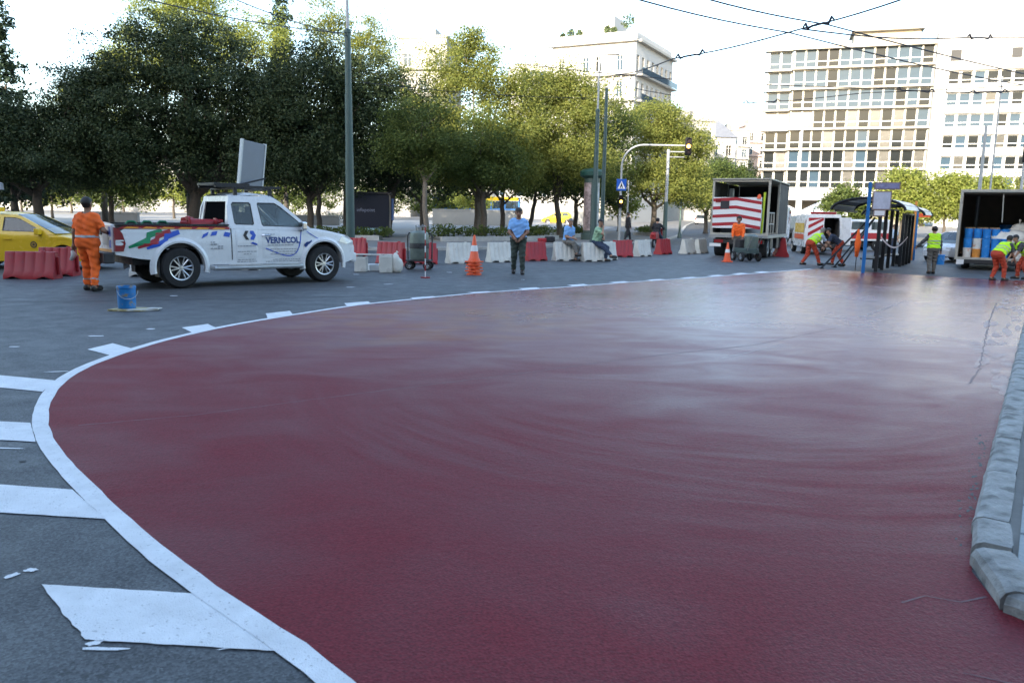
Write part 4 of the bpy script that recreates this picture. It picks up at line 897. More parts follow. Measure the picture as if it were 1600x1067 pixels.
win2 = [(.16, 1.21), (.19, 1.18), (1.08, 1.16), (1.09, 1.2), (.62, 1.58), (.5, 1.65), (.13, 1.65), (.11, 1.62)]
greenhouse(PK, M_CARW, 1.12, 1.78, .835, .66, side, [win1, win2], (-.46, .5), (1.3, 1.12), (-.56, 1.2), rear_glass=False)
mb = MB(); mb.plate([(-.82, 1.12), (.82, 1.12), (.66, 1.77), (-.66, 1.77)], [[(-.62, 1.24), (.62, 1.24), (.55, 1.66), (-.55, 1.66)]], lambda u, v, d: (-.56+d+(v-1.12)*.14, u, v), .04); mb.build('cab_back', M_CARW, PK)
mb = MB(); mb.plate([(-.62, 1.24), (.62, 1.24), (.55, 1.66), (-.55, 1.66)], [], lambda u, v, d: (-.53+d+(v-1.12)*.14, u, v), .006); mb.build('rear_window', mat('tinted_glass', (.006, .007, .008), .5, spec=0), PK)
mb = MB(); mb.box((.3, 0, .8), (1.5, 1.5, .5)); [mb.box((.1, sy*.37, 1.2), (.16, .5, .5)) for sy in (-1, 1)]; [mb.box((.08, sy*.37, 1.5), (.1, .25, .16)) for sy in (-1, 1)]; mb.build('seats', M_INT, PK, bev=.03)
for sg in (-1, 1):
    d1 = bd.panel(PK, 'rear_door', M_CARW, -.46, .06, lambda x: bd.L(x)+.05, lambda x: 1.13, .006, sg)
    d2 = bd.panel(PK, 'front_door', M_CARW, .08, 1.1, lambda x: bd.L(x)+.05, lambda x: 1.11, .006, sg, rake=-.05)
    mb = MB(); mb.tube([(.14, sg*(bd.hw(.2, 1)+.008), 1.0), (.17, sg*(bd.hw(.2, 1)+.045), 1.0), (.3, sg*(bd.hw(.2, 1)+.045), 1.0), (.33, sg*(bd.hw(.2, 1)+.008), 1.0)], .014, 6); mb.build('handle', M_CHROME, d2, smooth=True)
S = -1
# gap between cab and bed
bd.patch(PK, 'body_gap', M_BLK, [(-.525, .52), (-.505, .52), (-.505, 1.14), (-.525, 1.14)], .004, S)
# stripe along the bed rail
bd.patch(PK, 'stripe', M_CRIM, [(-2.64, 1.125), (-.54, 1.115), (-.54, 1.165), (-2.64, 1.185)], .010, S)
for k in range(6):
    x = -2.56+k*.33; bd.patch(PK, 'stripe_flash', M_ORNG, [(x, 1.13-.003*k), (x+.26, 1.132-.003*k), (x+.29, 1.155-.003*k), (x+.08, 1.168-.003*k)], .014, S)
def zig(dx, dz, m):
    Cn = [(-2.32+dx, .80+dz), (-1.97+dx, .925+dz), (-1.95+dx, 1.02+dz), (-1.7+dx, 1.105+dz)]; wd_ = (.02, .046, .046, .042); up = []; lo_ = []
    for q, (p, w2_) in enumerate(zip(Cn, wd_)):
        a_ = Cn[max(0, q-1)]; b_ = Cn[min(3, q+1)]; t_ = Vector((b_[0]-a_[0], b_[1]-a_[1])).normalized(); w2_ *= 1.25 if q in (1, 2) else 1
        up.append((p[0]-t_.y*w2_, p[1]+t_.x*w2_)); lo_.append((p[0]+t_.y*w2_, p[1]-t_.x*w2_))
    bd.patch(PK, 'zigzag_mark', m, up+lo_[::-1], .009, S)
zig(-.16, -.01, M_GRN); zig(.0, -.02, M_CRIM); zig(.16, -.035, M_BLUE)
for x, z, a in ((-1.12, .97, .5), (-.94, 1.02, .15), (-.68, 1.02, -.2)):
    bd.patch(PK, 'blue_mark', M_BLUE, [(x, z-.03), (x+.12, z-.03+.12*a), (x+.15, z+.05+.1*a), (x+.04, z+.05)], .009, S)
# hexagon emblem on the rear door
bd.patch(PK, 'emblem', M_INK, [(-.27, 1.0), (-.22, 1.09), (-.15, 1.09), (-.2, 1.0), (-.15, .91), (-.22, .91)], .014, S)
bd.patch(PK, 'emblem', M_BLUE, [(-.12, 1.09), (-.05, 1.09), (.0, 1.0), (-.05, .91), (-.12, .91), (-.12, .95), (-.075, 1.0), (-.12, 1.03)], .014, S)
bd.patch(PK, 'emblem', M_BLUE, [(-.08, .87), (.02, .83), (.02, .8), (-.12, .84)], .014, S)
bd.text(PK, 'VERNICOL', .21, .845, .17, M_NAVY, S, bold=.006, sx=.93)
rnd = random.Random(3)
def fine(x0, x1, z, h=.016, m=M_GREY):
    x = x0; mb = MB()
    while x < x1:
        L_ = rnd.uniform(.025, .075); mb.add([(a, -(bd.hw(a, b)+.014), b) for a, b in ((x, z-h/2), (min(x1, x+L_), z-h/2), (min(x1, x+L_), z+h/2), (x, z+h/2))], [(0, 1, 2, 3)]); x += L_+.014
    mb.build('small_print', m, PK, fix=False)
for a in ((-.4, -.02, .79), (-.4, 0, .68), (-.28, -.1, .63), (-.4, -.02, .52), (-.42, 0, .48), (.24, .82, .8), (.3, .95, .72), (.34, .9, .67), (.3, .9, .62), (.36, .98, .51), (.2, 1.0, .47), (.2, .42, 1.02)): fine(*a)
for a in ((-.95, -.86, .87), (-.95, -.8, .83), (-.8, -.7, .79), (-.95, -.7, .75)): fine(*a, .022)
def ribbon(P, wd):
    P = smooth2(dense(P, .05), 5); A = offset(P, wd/2); Bq = offset(P, -wd/2); n_ = len(P); mb = MB()
    mb.add([(x, -(bd.hw(x, z)+.013), z) for x, z in A+Bq], [(i, i+1, n_+i+1, n_+i) for i in range(n_-1)]); mb.build('blue_ribbon', M_BLUE, PK, fix=False)
ribbon([(.2, .74), (.5, .62), (.72, .56), (.88, .6), (.96, .75), (1.0, .98), (1.02, 1.08)], .022); ribbon([(1.15, 1.08), (1.3, .98), (1.42, .92)], .014)
bd.patch(PK, 'dolphin_mark', M_NAVY, [(1.07, .8), (1.13, .86), (1.2, .87), (1.25, .9), (1.27, .84), (1.22, .8), (1.2, .72), (1.14, .76), (1.09, .75)], .014, S)
bd.patch(PK, 'dolphin_mark', M_CRIM, [(1.07, .66), (1.12, .7), (1.16, .69), (1.1, .6), (1.06, .6)], .014, S)
# roof rack with folded beam and tilted board
mb = MB()
for x in (-.3, .45):
    mb.box((x, 0, 1.92), (.05, 1.3, .04)); [mb.box((x, sy*.6, 1.86), (.07, .07, .14)) for sy in (-1, 1)]
mb.box((.05, -.45, 1.96), (1.4, .08, .05)); mb.box((.05, .45, 1.96), (1.4, .08, .05)); mb.box((-.3, 0, 2.0), (.75, .95, .05)); mb.build('roof_rack', M_BLK, PK, bev=.006)
brd = MB(); Mt = Matrix.Rotation(R(-74), 3, 'Z') @ Matrix.Rotation(R(-6), 3, 'X') @ Matrix.Rotation(R(3), 3, 'Y')
brd.box((.3, -.1, 2.44), (.06, .58, .9), Mt); brd = brd.build('roof_board', mat('board_grey', (.2, .22, .25), .5, var=.08, vscale=2), PK, bev=.008)
for sy in (-1, 1):
    mb = MB(); mb.box(Vector((.3, -.1, 2.44))+Mt @ Vector((0, sy*.3, 0)), (.08, .035, .93), Mt); mb.build('board_edge', M_GALV, brd)
mb = MB(); mb.tube([(-.3, -.3, 1.95), (.5, -.3, 2.15)], .02, 6); mb.build('board_stay', M_BLK, brd)
# things lying in the bed
def cone(name, label, loc, group=None, rot=(0, 0, 0), m=M_ORP, h=.72, bands=True, cat='cone'):
    t = thing(name, label, cat, loc, 0, group); t.rotation_euler = rot
    mb = MB(); mb.lathe([(.001, h), (.022, h), (.03, h-.02), (.145, .03), (.16, .03), (.16, .0), (.14, .0), (.02, h-.06)], 18); mb.build('cone_body', m, t, smooth=True)
    mb = MB(); s_ = .19; mb.plate(rrect(-s_, -s_, s_, s_, .06), [ring(0, 0, .13, 14)], lambda u, v, d: (u, v, .035-d), .035); mb.build('base', m if m != M_ORP else M_ORP, t)
    if bands:
        for z in (.36, ):
            r0 = lerp(.03, .145, (h-.02-z)/(h-.05)); r1 = lerp(.03, .145, (h-.02-z-.13)/(h-.05)); mb = MB(); mb.lathe([(r0+.004, z), (r1+.004, z+.13)], 18); mb.build('reflective_band', M_REFL, t, smooth=True)
    return t
def inbed(x, y, z): v = Matrix.Rotation(hd, 3, 'Z') @ Vector((x, y, z)); return (PK.location.x+v.x, PK.location.y+v.y, v.z)
for i, (x, y, z, a, lab) in enumerate(((-1.3, -.5, 1.28, -.2, 'red cone lying in the pickup bed, open base towards the tailgate'), (-.74, -.5, 1.24, 2.9, 'red cone lying in the pickup bed against the cab'), (-1.1, .1, 1.25, .3, 'red cone lying deeper in the pickup bed'))):
    c_ = cone('traffic_cone', lab, inbed(x, y, z), 'cones in the pickup bed', m=M_RED, h=.62, bands=False); c_.rotation_euler = (0, R(80), hd+a+math.pi*0); c_.scale = (1.15,)*3
hp = thing('gas_bottle_rack', 'green tubular rack standing in the back of the pickup bed', 'rack', inbed(-2.05, .1, .9), hd)
for k in range(3):
    mb = MB(); x = -.35+k*.32; mb.tube([(x, 0, 0), (x, 0, .42), (x+.05, 0, .47), (x+.17, 0, .47), (x+.22, 0, .42), (x+.22, 0, 0)], .024, 7); mb.build('hoop', mat('green_paint', (.01, .16, .07), .5), hp, smooth=True)

# --- yellow taxi
TX = thing('taxi', 'yellow taxi cut off by the left edge, behind the red barrier', 'taxi', (-13.2, 21.75, 0), R(3))
tb = Body(-2.3, 2.25, [(-2.3, .9), (-2.1, .96), (-1.4, .97), (.8, .93), (1.4, .88), (1.9, .78), (2.15, .68), (2.25, .58)], [(-2.3, .36), (-1, .22), (1, .22), (2, .24), (2.25, .3)], .87, (-1.35, 1.35), .36, .31, nose=.3, tail=.14)
tb.shell(TX, M_TAXI, [(.75, 2.25), (-2.3, -1.35)])
for xw in (-1.35, 1.35):
    for sg in (-1, 1): wheel(TX, xw, sg*.76, .315, .2, sg, 7, .2)
mb = MB(); mb.box((0, 0, .36), (4.1, 1.15, .25)); mb.box((1.35, 0, .6), (.8, 1.4, .05)); mb.box((-1.35, 0, .6), (.8, 1.4, .05)); mb.build('chassis', M_BLK, TX)
side = [(-1.7, .95), (1.15, .92), (.95, 1.03), (.3, 1.36), (.12, 1.42), (-.8, 1.43), (-1.0, 1.4), (-1.5, 1.1)]
w1 = [(-.98, 1.02), (-.3, 1.0), (-.3, 1.35), (-.78, 1.36), (-.9, 1.3)]; w2 = [(-.2, 1.0), (.78, .98), (.8, 1.02), (.24, 1.31), (.1, 1.35), (-.2, 1.36)]
greenhouse(TX, M_TAXI, .94, 1.43, .83, .62, side, [w1, w2], (-.95, .12), (1.15, .95), (-1.68, .97))
for sg in (-1, 1):
    d1 = tb.panel(TX, 'front_door', M_TAXI, -.22, .98, lambda x: .3, lambda x: tb.U(x)-.02, .006, sg, rake=-.04)
    d2 = tb.panel(TX, 'rear_door', M_TAXI, -1.05, -.25, lambda x: max(.3, tb.L(x)+.03), lambda x: tb.U(x)-.02, .006, sg)
    for d_, x in ((d1, -.12), (d2, -.95)):
        mb = MB(); mb.box((x+.09, sg*(tb.hw(x, .8)+.025), .8), (.19, .03, .035)); mb.build('handle', M_TAXI, d_, bev=.01)
    mirror(TX, .78, sg*.84, .93, sg, M_TAXI)
    mb = MB(); mb.prism([(1.72, .66), (1.9, .74), (2.18, .66), (2.2, .56), (1.9, .58)], lambda u, v, d: (u, sg*(tb.hw(u, v)-d), v), -.01, .12); mb.build('headlight', M_LAMP, TX)
    tb.patch(TX, 'seal', M_INK, ring(.62, .66, .085, 20), .012, sg); tb.patch(TX, 'seal', mat('seal_ochre', (.4, .22, .03), .5), ring(.62, .66, .06, 20), .0145, sg, holes=[ring(.62, .66, .03, 10)])
mb = MB(); mb.box((.2, 0, .7), (1.8, 1.4, .4)); [mb.box((x, sy*.36, 1.0), (.16, .5, .55)) for sy in (-1, 1) for x in (-.2, -1.0)]; mb.build('seats', M_INT, TX, bev=.03)
mb = MB(); mb.box((-.75, 0, 1.55), (.18, .5, .14)); mb.build('roof_sign', M_TAXI, TX, bev=.03)
mb = MB(); mb.box((2.22, 0, .42), (.14, 1.2, .24)); mb.build('front_bumper', M_TAXI, TX, bev=.05)

# --- small cars
def smallcar(name, label, loc, rz, m, cat='car', g_=None):
    t = thing(name, label, cat, loc, rz, g_)
    b = Body(-1.95, 1.95, [(-1.95, .9), (-1.7, .96), (.8, .95), (1.4, .86), (1.8, .72), (1.95, .58)], [(-1.95, .36), (-1, .22), (1, .22), (1.95, .3)], .84, (-1.2, 1.2), .35, .3, nose=.24, tail=.12, n=40)
    b.shell(t, m, [(.75, 1.95), (-1.95, -1.4)])
    for xw in (-1.2, 1.2):
        for sg in (-1, 1): wheel(t, xw, sg*.74, .3, .18, sg, 5, .2)
    mb = MB(); mb.box((0, 0, .36), (3.5, 1.1, .25)); mb.build('chassis', M_BLK, t)
    side = [(-1.8, .95), (1.1, .93), (.9, 1.05), (.3, 1.4), (.1, 1.46), (-1.2, 1.46), (-1.45, 1.4), (-1.75, 1.05)]
    greenhouse(t, m, .94, 1.46, .8, .6, side, [[(-1.4, 1.04), (-.6, 1.02), (-.6, 1.37), (-1.2, 1.38)], [(-.5, 1.02), (.74, 1.0), (.24, 1.33), (.05, 1.38), (-.5, 1.38)]], (-1.4, .1), (1.1, .95), (-1.8, .97))
    for sg in (-1, 1):
        mirror(t, .72, sg*.82, .95, sg, m)
        mb = MB(); mb.box((-1.9, sg*.66, .84), (.14, .22, .3)); mb.build('tail_light', M_TAIL, t, bev=.03)
        mb = MB(); mb.box((1.78, sg*.56, .68), (.22, .3, .15)); mb.build('headlight', M_LAMP, t, bev=.04)
    mb = MB(); mb.box((-1.94, 0, .45), (.1, 1.5, .26)); mb.build('rear_bumper', m, t, bev=.04)
    mb = MB(); mb.box((-2.0, 0, .66), (.02, .5, .12)); mb.build('number_plate', M_REFL, t)
    return t
M_SILV = mat('silver_paint', (.5, .5, .5), .3, metal=.3)
smallcar('parked_car', 'silver hatchback far up the side street', (29.3, 126, g(29, 126)), R(70), M_SILV)
smallcar('parked_car', 'white hatchback half hidden behind the left edge of the open box truck', (22.6, 41.0, g(21, 40)), R(215), M_CARW)
smallcar('yellow_cab', 'yellow cab parked beyond the plaza trees in the middle', (5.4, 100, g(4, 100)), R(175), M_TAXI, 'taxi')

# --- the far bus
bs = thing('city_bus', 'blue and yellow bus standing beyond the plaza trees', 'bus', (-5.2, 112, g(0, 112)+.1), R(178))
mb = MB(); mb.box((0, 0, 1.75), (12, 2.5, 2.7)); mb.build('body', mat('bus_blue', (.03, .16, .42), .35), bs, bev=.12)
mb = MB(); mb.box((-3.5, 0, 2.9), (4.6, 2.53, .5)); mb.build('yellow_band', M_TAXI, bs)
for k in range(6):
    for sg in (-1, 1): mb = MB(); mb.box((-4.9+k*1.9, sg*1.262, 2.1), (1.7, .02, 1.0)); mb.build('window', M_CGL, bs)
for x in (-3.6, 3.2):
    for sg in (-1, 1): wheel(bs, x, sg*1.12, .48, .3, sg, 5)

# --- box truck on the left with the striped board
def rframe(mb, x, W, z0, z1, t): [mb.box((x, sy*(W/2-t/2), (z0+z1)/2), (t, t, z1-z0)) for sy in (-1, 1)]; mb.box((x, 0, z1-t/2+.002), (t, W-2*t, t)); mb.box((x, 0, z0+t/2), (t, W-2*t, t))
TA = math.atan2(5.6, 2.7)
T1 = thing('box_truck', 'open framed box truck with a red and white striped board across its back', 'truck', (10.0, 35.8, g(10.6, 36)), TA)
M_TAN = mat('truck_cream', (.36, .34, .29), .5, var=.12, vscale=2, dirt=((.22, .2, .17), .5, 3, .58)); M_TARP = mat('dark_tarp', (.045, .042, .04), .8, var=.3, vscale=2)
W_ = 2.5; Lg = 6.2
for x_, w2_ in ((.05, W_), (Lg, W_), (3.1, W_-.01)): mb = MB(); rframe(mb, x_, w2_, 1.0, 3.42, .09); mb.build('box_frame', M_TAN, T1)
mb = MB(); mb.box((Lg/2, 0, 3.45), (Lg+.12, W_+.04, .06)); mb.build('roof', M_TAN, T1, bev=.01)
mb = MB(); mb.box((Lg/2+.1, 1.2, 2.2), (Lg-.4, .04, 2.3)); mb.box((Lg-.1, 0, 2.2), (.05, 2.3, 2.3)); mb.build('tarpaulin', M_TARP, T1)
mb = MB(); mb.box((4.7, -1.21, 2.2), (2.9, .05, 2.35)); mb.build('side_panel', M_TARP, T1)
mb = MB(); mb.box((Lg/2, 0, .95), (Lg+.25, W_+.08, .13)); mb.build('load_floor', M_MET, T1)
mb = MB(); mb.box((Lg/2, 0, .72), (Lg, .9, .26)); mb.box((1.0, 0, .5), (.2, 1.9, .2)); mb.box((7.4, 0, .5), (.2, 1.7, .2)); mb.build('chassis', M_BLK, T1)
for x in (.95, 2.1):
    for sg in (-1, 1): wheel(T1, x, sg*.92, .47, .48, sg, 6, .27, M_MET)
for sg in (-1, 1): wheel(T1, 7.5, sg*1.0, .47, .28, sg, 6, .27, M_MET)
mb = MB(); mb.box((7.5, 0, 1.55), (1.9, 2.3, 1.7)); mb.build('cab', M_CARW, T1, bev=.12)
mb = MB(); mb.box((8.2, -1.152, 1.85), (.9, .02, .7)); mb.build('cab_window', M_CGL, T1)
mb = MB(); mb.box((.05, 0, .72), (.12, 2.2, .18)); mb.build('rear_bumper', M_BLK, T1)
for sg in (-1, 1): mb = MB(); mb.box((-.03, sg*.85, .72), (.06, .4, .14)); mb.build('tail_light', M_TAIL, T1)
mb = MB(); mb.box((-.02, 1.0, .55), (.03, .5, .14)); mb.build('number_plate', M_REFL, T1)
for (x, z) in ((1.5, .62), (3.5, .6), (4.6, .6)):
    mb = MB(); mb.box((x+.4, -1.0, z), (.8, .35, .5)); mb.build('side_locker', M_DMET, T1, bev=.02)
sb = MB(); sb.box((-.06, .12, 1.98), (.05, 2.1, 1.35)); sb = sb.build('striped_board', M_REFL, T1)
for k in range(4):
    z = 1.38+k*.36
    mb = MB(); mb.add([(-.088, .12+y, zz) for y, zz in ((-1.05, z-.12), (.05, z+.06), (1.05, z), (1.05, z+.14), (.05, z+.2), (-1.05, z+.02))], [(0, 1, 2, 3, 4, 5)]); mb.build('red_stripe', M_CRIM, sb)
mb = MB(); mb.box((-.1, .65, 2.33), (.03, .38, .34)); mb.build('number_panel', M_INK, sb)
mb = MB(); mb.lathe([(.001, .2), (.07, .17), (.1, 0)], 12, (-.05, -.8, 2.6)); mb.build('beacon', M_ORP, sb, smooth=True)
mb = MB(); mb.box((-.1, .95, 2.5), (.06, .22, .14)); mb.build('red_lamp', M_TAIL, sb)
# gear standing in the box
mb = MB(); mb.tube([(1.0, -1.1, 1.0), (1.0, -1.1, 2.0), (2.6, -1.1, 2.0), (2.6, -1.1, 1.0)], .04, 6); mb.tube([(1.0, -1.1, 1.5), (2.6, -1.1, 1.5)], .03, 6); mb.tube([(1.8, -1.1, 1.0), (1.8, -1.1, 2.0)], .03, 6); mb.build('guard_rail', M_TAN, T1)
mb = MB(); mb.lathe([(.001, 0), (.4, 0), (.42, .2), (.42, 1.0), (.3, 1.2), (.1, 1.3), (.001, 1.3)], 18, (2.2, -.3, 1.02)); mb.build('paint_tank', M_GALV, T1, smooth=True)
mb = MB(); mb.box((1.1, .5, 1.55), (.8, .9, 1.05)); mb.build('pump_unit', M_DMET, T1, bev=.05)
mb = MB(); mb.tube([(.5, -.9, 1.0), (.5, -.95, 2.9)], .05, 6); mb.build('yellow_post', mat('hi_vis_yellow', (.5, .6, .03), .6), T1)
mb = MB(); mb.box((1.6, .7, 2.75), (.3, .2, .7)); mb.build('white_roll', M_WPL, T1, bev=.05)

# --- panel van with chevrons
VN = thing('panel_van', 'white van with red chevron doors and one rear door standing open', 'van', (17.7, 46.0, g(18, 46)), R(80))
mb = MB()
prof = [(-1.0, .42), (1.0, .42), (1.02, 1.2), (.96, 2.0), (.86, 2.28), (-.86, 2.28), (-.96, 2.0), (-1.02, 1.2)]
hole = [(-.88, .6), (.88, .6), (.9, 1.2), (.84, 1.95), (.78, 2.1), (-.78, 2.1), (-.84, 1.95), (-.9, 1.2)]
mb.plate(prof, [hole], lambda u, v, d: (d, u, v), .12)
n_ = len(prof); mb.add([(0.1, u, v) for u, v in prof]+[(3.6, u, v) for u, v in prof]+[(4.5, u*.95, min(v, 1.35+.0)) for u, v in prof]+[(5.2, u*.85, min(v, 1.0)) for u, v in prof], [(k*n_+i, k*n_+(i+1) % n_, (k+1)*n_+(i+1) % n_, (k+1)*n_+i) for k in range(3) for i in range(n_)]+[tuple(range(3*n_, 4*n_))])
mb.build('body', M_CARW, VN)
mb = MB(); mb.box((1.9, 0, 1.3), (.05, 1.8, 1.6)); mb.build('bulkhead', M_BLK, VN); mb = MB(); mb.box((1.0, 0, .56), (1.9, 1.7, .08)); mb.box((.95, .84, 1.3), (1.7, .03, 1.4)); mb.box((.95, -.84, 1.3), (1.7, .03, 1.4)); mb.build('cargo_lining', M_INT, VN)
dl = MB(); dl.plate([(.0, .6), (.9, .6), (.92, 1.2), (.85, 1.95), (.78, 2.12), (0, 2.12)], [], lambda u, v, d: (-.03+d, u, v), .05); dl = dl.build('rear_door', M_REFL, VN)
for k in range(4):
    z = .62+k*.42; mb = MB(); mb.add([(-.034, y, zz) for y, zz in ((.86, z), (.86, z+.2), (.04, min(2.1, z+.68)), (.04, min(2.08, z+.48)))], [(0, 1, 2, 3)]); mb.build('red_chevron', M_CRIM, dl)
dr = MB(); dr.plate([(0, .6), (.86, .6), (.86, 1.95), (.78, 2.12), (0, 2.12)], [], lambda u, v, d: (-u*.75, -.96-u*.45+d, v), .05); dr.build('open_door', M_CARW, VN)
mb = MB(); mb.box((1.8, 1.03, 1.5), (3.0, .012, .55)); mb.build('yellow_band', M_TAXI, VN); mb = MB(); mb.box((1.8, 1.035, 1.0), (3.0, .012, .28)); mb.build('orange_band', M_ORP, VN)
mb = MB(); mb.box((.06, .95, 1.55), (.06, .1, .8)); mb.build('tail_light', M_TAIL, VN); mb = MB(); mb.box((.5, 0, 2.36), (.25, 1.4, .14)); mb.build('roof_beacon', M_TAIL, VN, bev=.03)
mb = MB(); mb.box((-.08, 0, .5), (.16, 1.9, .2)); mb.build('rear_bumper', M_BLK, VN)
for x in (.95, 4.2):
    for sg in (-1, 1): wheel(VN, x, sg*.88, .34, .24, sg, 5)
# --- flatbed beyond
FB = thing('flatbed_truck', 'dark flatbed truck parked beyond the striped truck', 'truck', (20.2, 62, g(18, 62)), R(200))
mb = MB(); mb.box((0, 0, 1.05), (5, 2.2, .25)); mb.build('flatbed', M_DMET, FB); mb = MB(); mb.box((3.4, 0, 1.5), (1.7, 2.1, 1.9)); mb.build('cab', M_TAN, FB, bev=.12)
mb = MB(); mb.box((-.6, 0, 1.7), (1.6, 1.6, 1.0)); mb.build('machine', M_MET, FB, bev=.1); mb = MB(); mb.box((0, 0, .7), (4.8, .8, .4)); mb.build('chassis', M_BLK, FB)
mb = MB(); mb.box((3.8, 1.06, 1.8), (.8, .02, .6)); mb.box((3.8, -1.06, 1.8), (.8, .02, .6)); mb.build('cab_window', M_CGL, FB)
for x in (-1.5, 3.2):
    for sg in (-1, 1): wheel(FB, x, sg*.95, .45, .3, sg, 6)
# --- red and white coach behind the shelter
AM = thing('service_truck', 'white service truck with a red band behind the arched shelter', 'truck', (22.6, 54, g(25, 56)), R(185))
mb = MB(); mb.box((0, 0, 1.35), (4.6, 2.1, 1.4)); mb.build('body', M_CARW, AM, bev=.08); mb = MB(); mb.box((0, 0, .98), (4.62, 2.12, .4)); mb.build('red_band', M_CRIM, AM)
mb = MB(); mb.box((0, 0, .55), (4.4, 1.4, .5)); mb.build('chassis', M_BLK, AM)
for k in range(3): mb = MB(); mb.box((-1.4+k*1.4, 1.06, 1.65), (1.1, .02, .5)); mb.build('window', M_CGL, AM)
for x in (-1.4, 1.5):
    for sg in (-1, 1): wheel(AM, x, sg*.9, .38, .24, sg, 5)

# --- open box truck on the right
TB = math.atan2(5.4, 3.0)
T2 = thing('box_truck', 'open backed box truck loaded with blue paint buckets at the right edge', 'truck', (20.0, 33.35, g(20, 33)), TB)
W_ = 2.75
mb = MB()
for sg in (-1, 1): mb.box((2.4, sg*(W_/2), 1.85), (4.8, .07, 2.75))
mb.box((2.4, 0, 3.24), (4.84, W_+.07, .08)); mb.build('box_shell', M_TAN, T2)
mb = MB(); mb.box((4.75, 0, 1.85), (.06, W_-.1, 2.7)); [mb.box((2.4, sg*(W_/2-.05), 1.85), (4.6, .02, 2.65)) for sg in (-1, 1)]; mb.box((2.4, 0, 3.18), (4.6, W_-.12, .02)); mb.build('lining', mat('brown_ply', (.2, .155, .115), .8, var=.2, vscale=2), T2)
mb = MB(); rframe(mb, -.03, W_+.14, .42, 3.33, .11); mb.build('rear_frame', M_REFL if False else M_TAN, T2, bev=.01)
mb = MB(); mb.box((2.3, 0, .47), (4.7, W_-.1, .1)); mb.build('load_floor', M_DMET, T2); mb = MB(); mb.box((2.4, 0, .33), (4.6, 1.4, .18)); mb.box((-.04, 0, .36), (.1, 2.5, .16)); mb.build('chassis', M_BLK, T2)
mb = MB(); mb.tube([(.05, -.15, 2.0), (.05, -.1, 3.15)], .02, 6); mb.build('pull_rod', M_TAN, T2)
for sg in (-1, 1): mb = MB(); mb.box((-.12, sg*1.22, .33), (.06, .28, .2)); mb.build('tail_light', M_TAIL if sg < 0 else M_REFL, T2)
for x in (1.2, 5.6):
    for sg in (-1, 1): wheel(T2, x, sg*1.0, .4, .3, sg, 6)
mb = MB(); mb.box((5.8, 0, 1.3), (1.9, 2.1, 1.6)); mb.build('cab', M_CARW, T2, bev=.12)
def onT2(x, y, z): v = Matrix.Rotation(TB, 3, 'Z') @ Vector((x, y, z)); return (T2.location.x+v.x, T2.location.y+v.y, T2.location.z+v.z)
BUCK = 'buckets on the box truck'
def bucket(label, loc, m, rz=0, r=.15, h=.36, lid=None, group=BUCK, name='paint_bucket', wear=None):
    t = thing(name, label, 'bucket', loc, rz, group)
    mb = MB(); mb.lathe([(.001, 0), (r*.93, 0), (r*.94, .01), (r, h*.9), (r*1.05, h*.91), (r*1.05, h*.95), (r, h*.96), (r*1.0, h), (r*.95, h), (r*.9, h*.93), (r*.86, .02), (.001, .02)], 20); mb.build('pail', m, t, smooth=True)
    if lid: mb = MB(); mb.lathe([(.001, h+.012), (r*1.0, h+.012), (r*1.07, h+.004), (r*1.07, h-.02)], 20); mb.build('lid', lid, t, smooth=True)
    else: mb = MB(); mb.lathe([(.001, h*.84), (r*.93, h*.84)], 20); mb.build('paint', mat('paint_crust', (.3, .2, .05), .6, var=.4, vscale=15), t)
    mb = MB(); mb.tube([(r*1.04*math.cos(a), -r*1.04-.02*math.sin(a), h*.8-r*.9*math.sin(a)) for a in np.linspace(0, math.pi, 9)], .005, 5); mb.build('handle', M_GALV, t)
    return t
M_BB = mat('bucket_blue', (.015, .2, .55), .45, var=.15, vscale=6, dirt=((.5, .5, .5), .5, 7, .62)); M_BW = mat('bucket_white', (.62, .6, .55), .5, var=.1, vscale=6, dirt=((.6, .2, .05), .7, 5, .55)); M_BO = mat('bucket_orange', (.62, .24, .04), .5, var=.3, vscale=5)
rowm = [(M_BW, M_BO, M_BB, M_BB, M_BB), (M_BB, M_BW, M_BB, M_BB, M_BB), (M_BB, M_BB, M_BB, M_BB, M_BB)]
cn = {M_BB: 'blue', M_BW: 'stained white', M_BO: 'orange'}
ordn = ['leftmost', 'second', 'third', 'fourth', 'fifth']; lay = ['bottom row', 'middle row', 'top row']
for j in range(3):
    for i in range(5):
        m_ = rowm[j][i]; bucket(f'{cn[m_]} paint bucket, {ordn[i]} from the left in the {lay[j]} on the box truck', onT2(.25+.36*(j == 2)+.02*i, 1.0-i*.335, .525+j*.4), m_, TB+i, .16, .38, lid=(M_BB if m_ is M_BB else M_BW))
bucket('white bucket with lid standing alone at the back right of the box truck floor', onT2(.25, -.85, .525), M_BW, 0, .17, .34, M_BW)
M_CARD = mat('cardboard', (.28, .18, .1), .85, var=.2, vscale=4)
for i, (y, z, w2_) in enumerate(((.95, 1.3, .4), (.5, 1.3, .45), (.05, 1.3, .4))):
    t = thing('cardboard_box', f'brown cardboard box, {ordn[i] if i else "leftmost"} of the row behind the blue buckets', 'box', onT2(1.1, y, .525), TB, 'boxes on the truck')
    mb = MB(); mb.box((0, 0, .62), (.45, w2_*.93, 1.24)); mb.build('carton', M_CARD, t, bev=.01); mb = MB(); mb.box((0, 0, 1.246), (.06, w2_*.9, .006)); mb.build('tape', M_TAN, t)
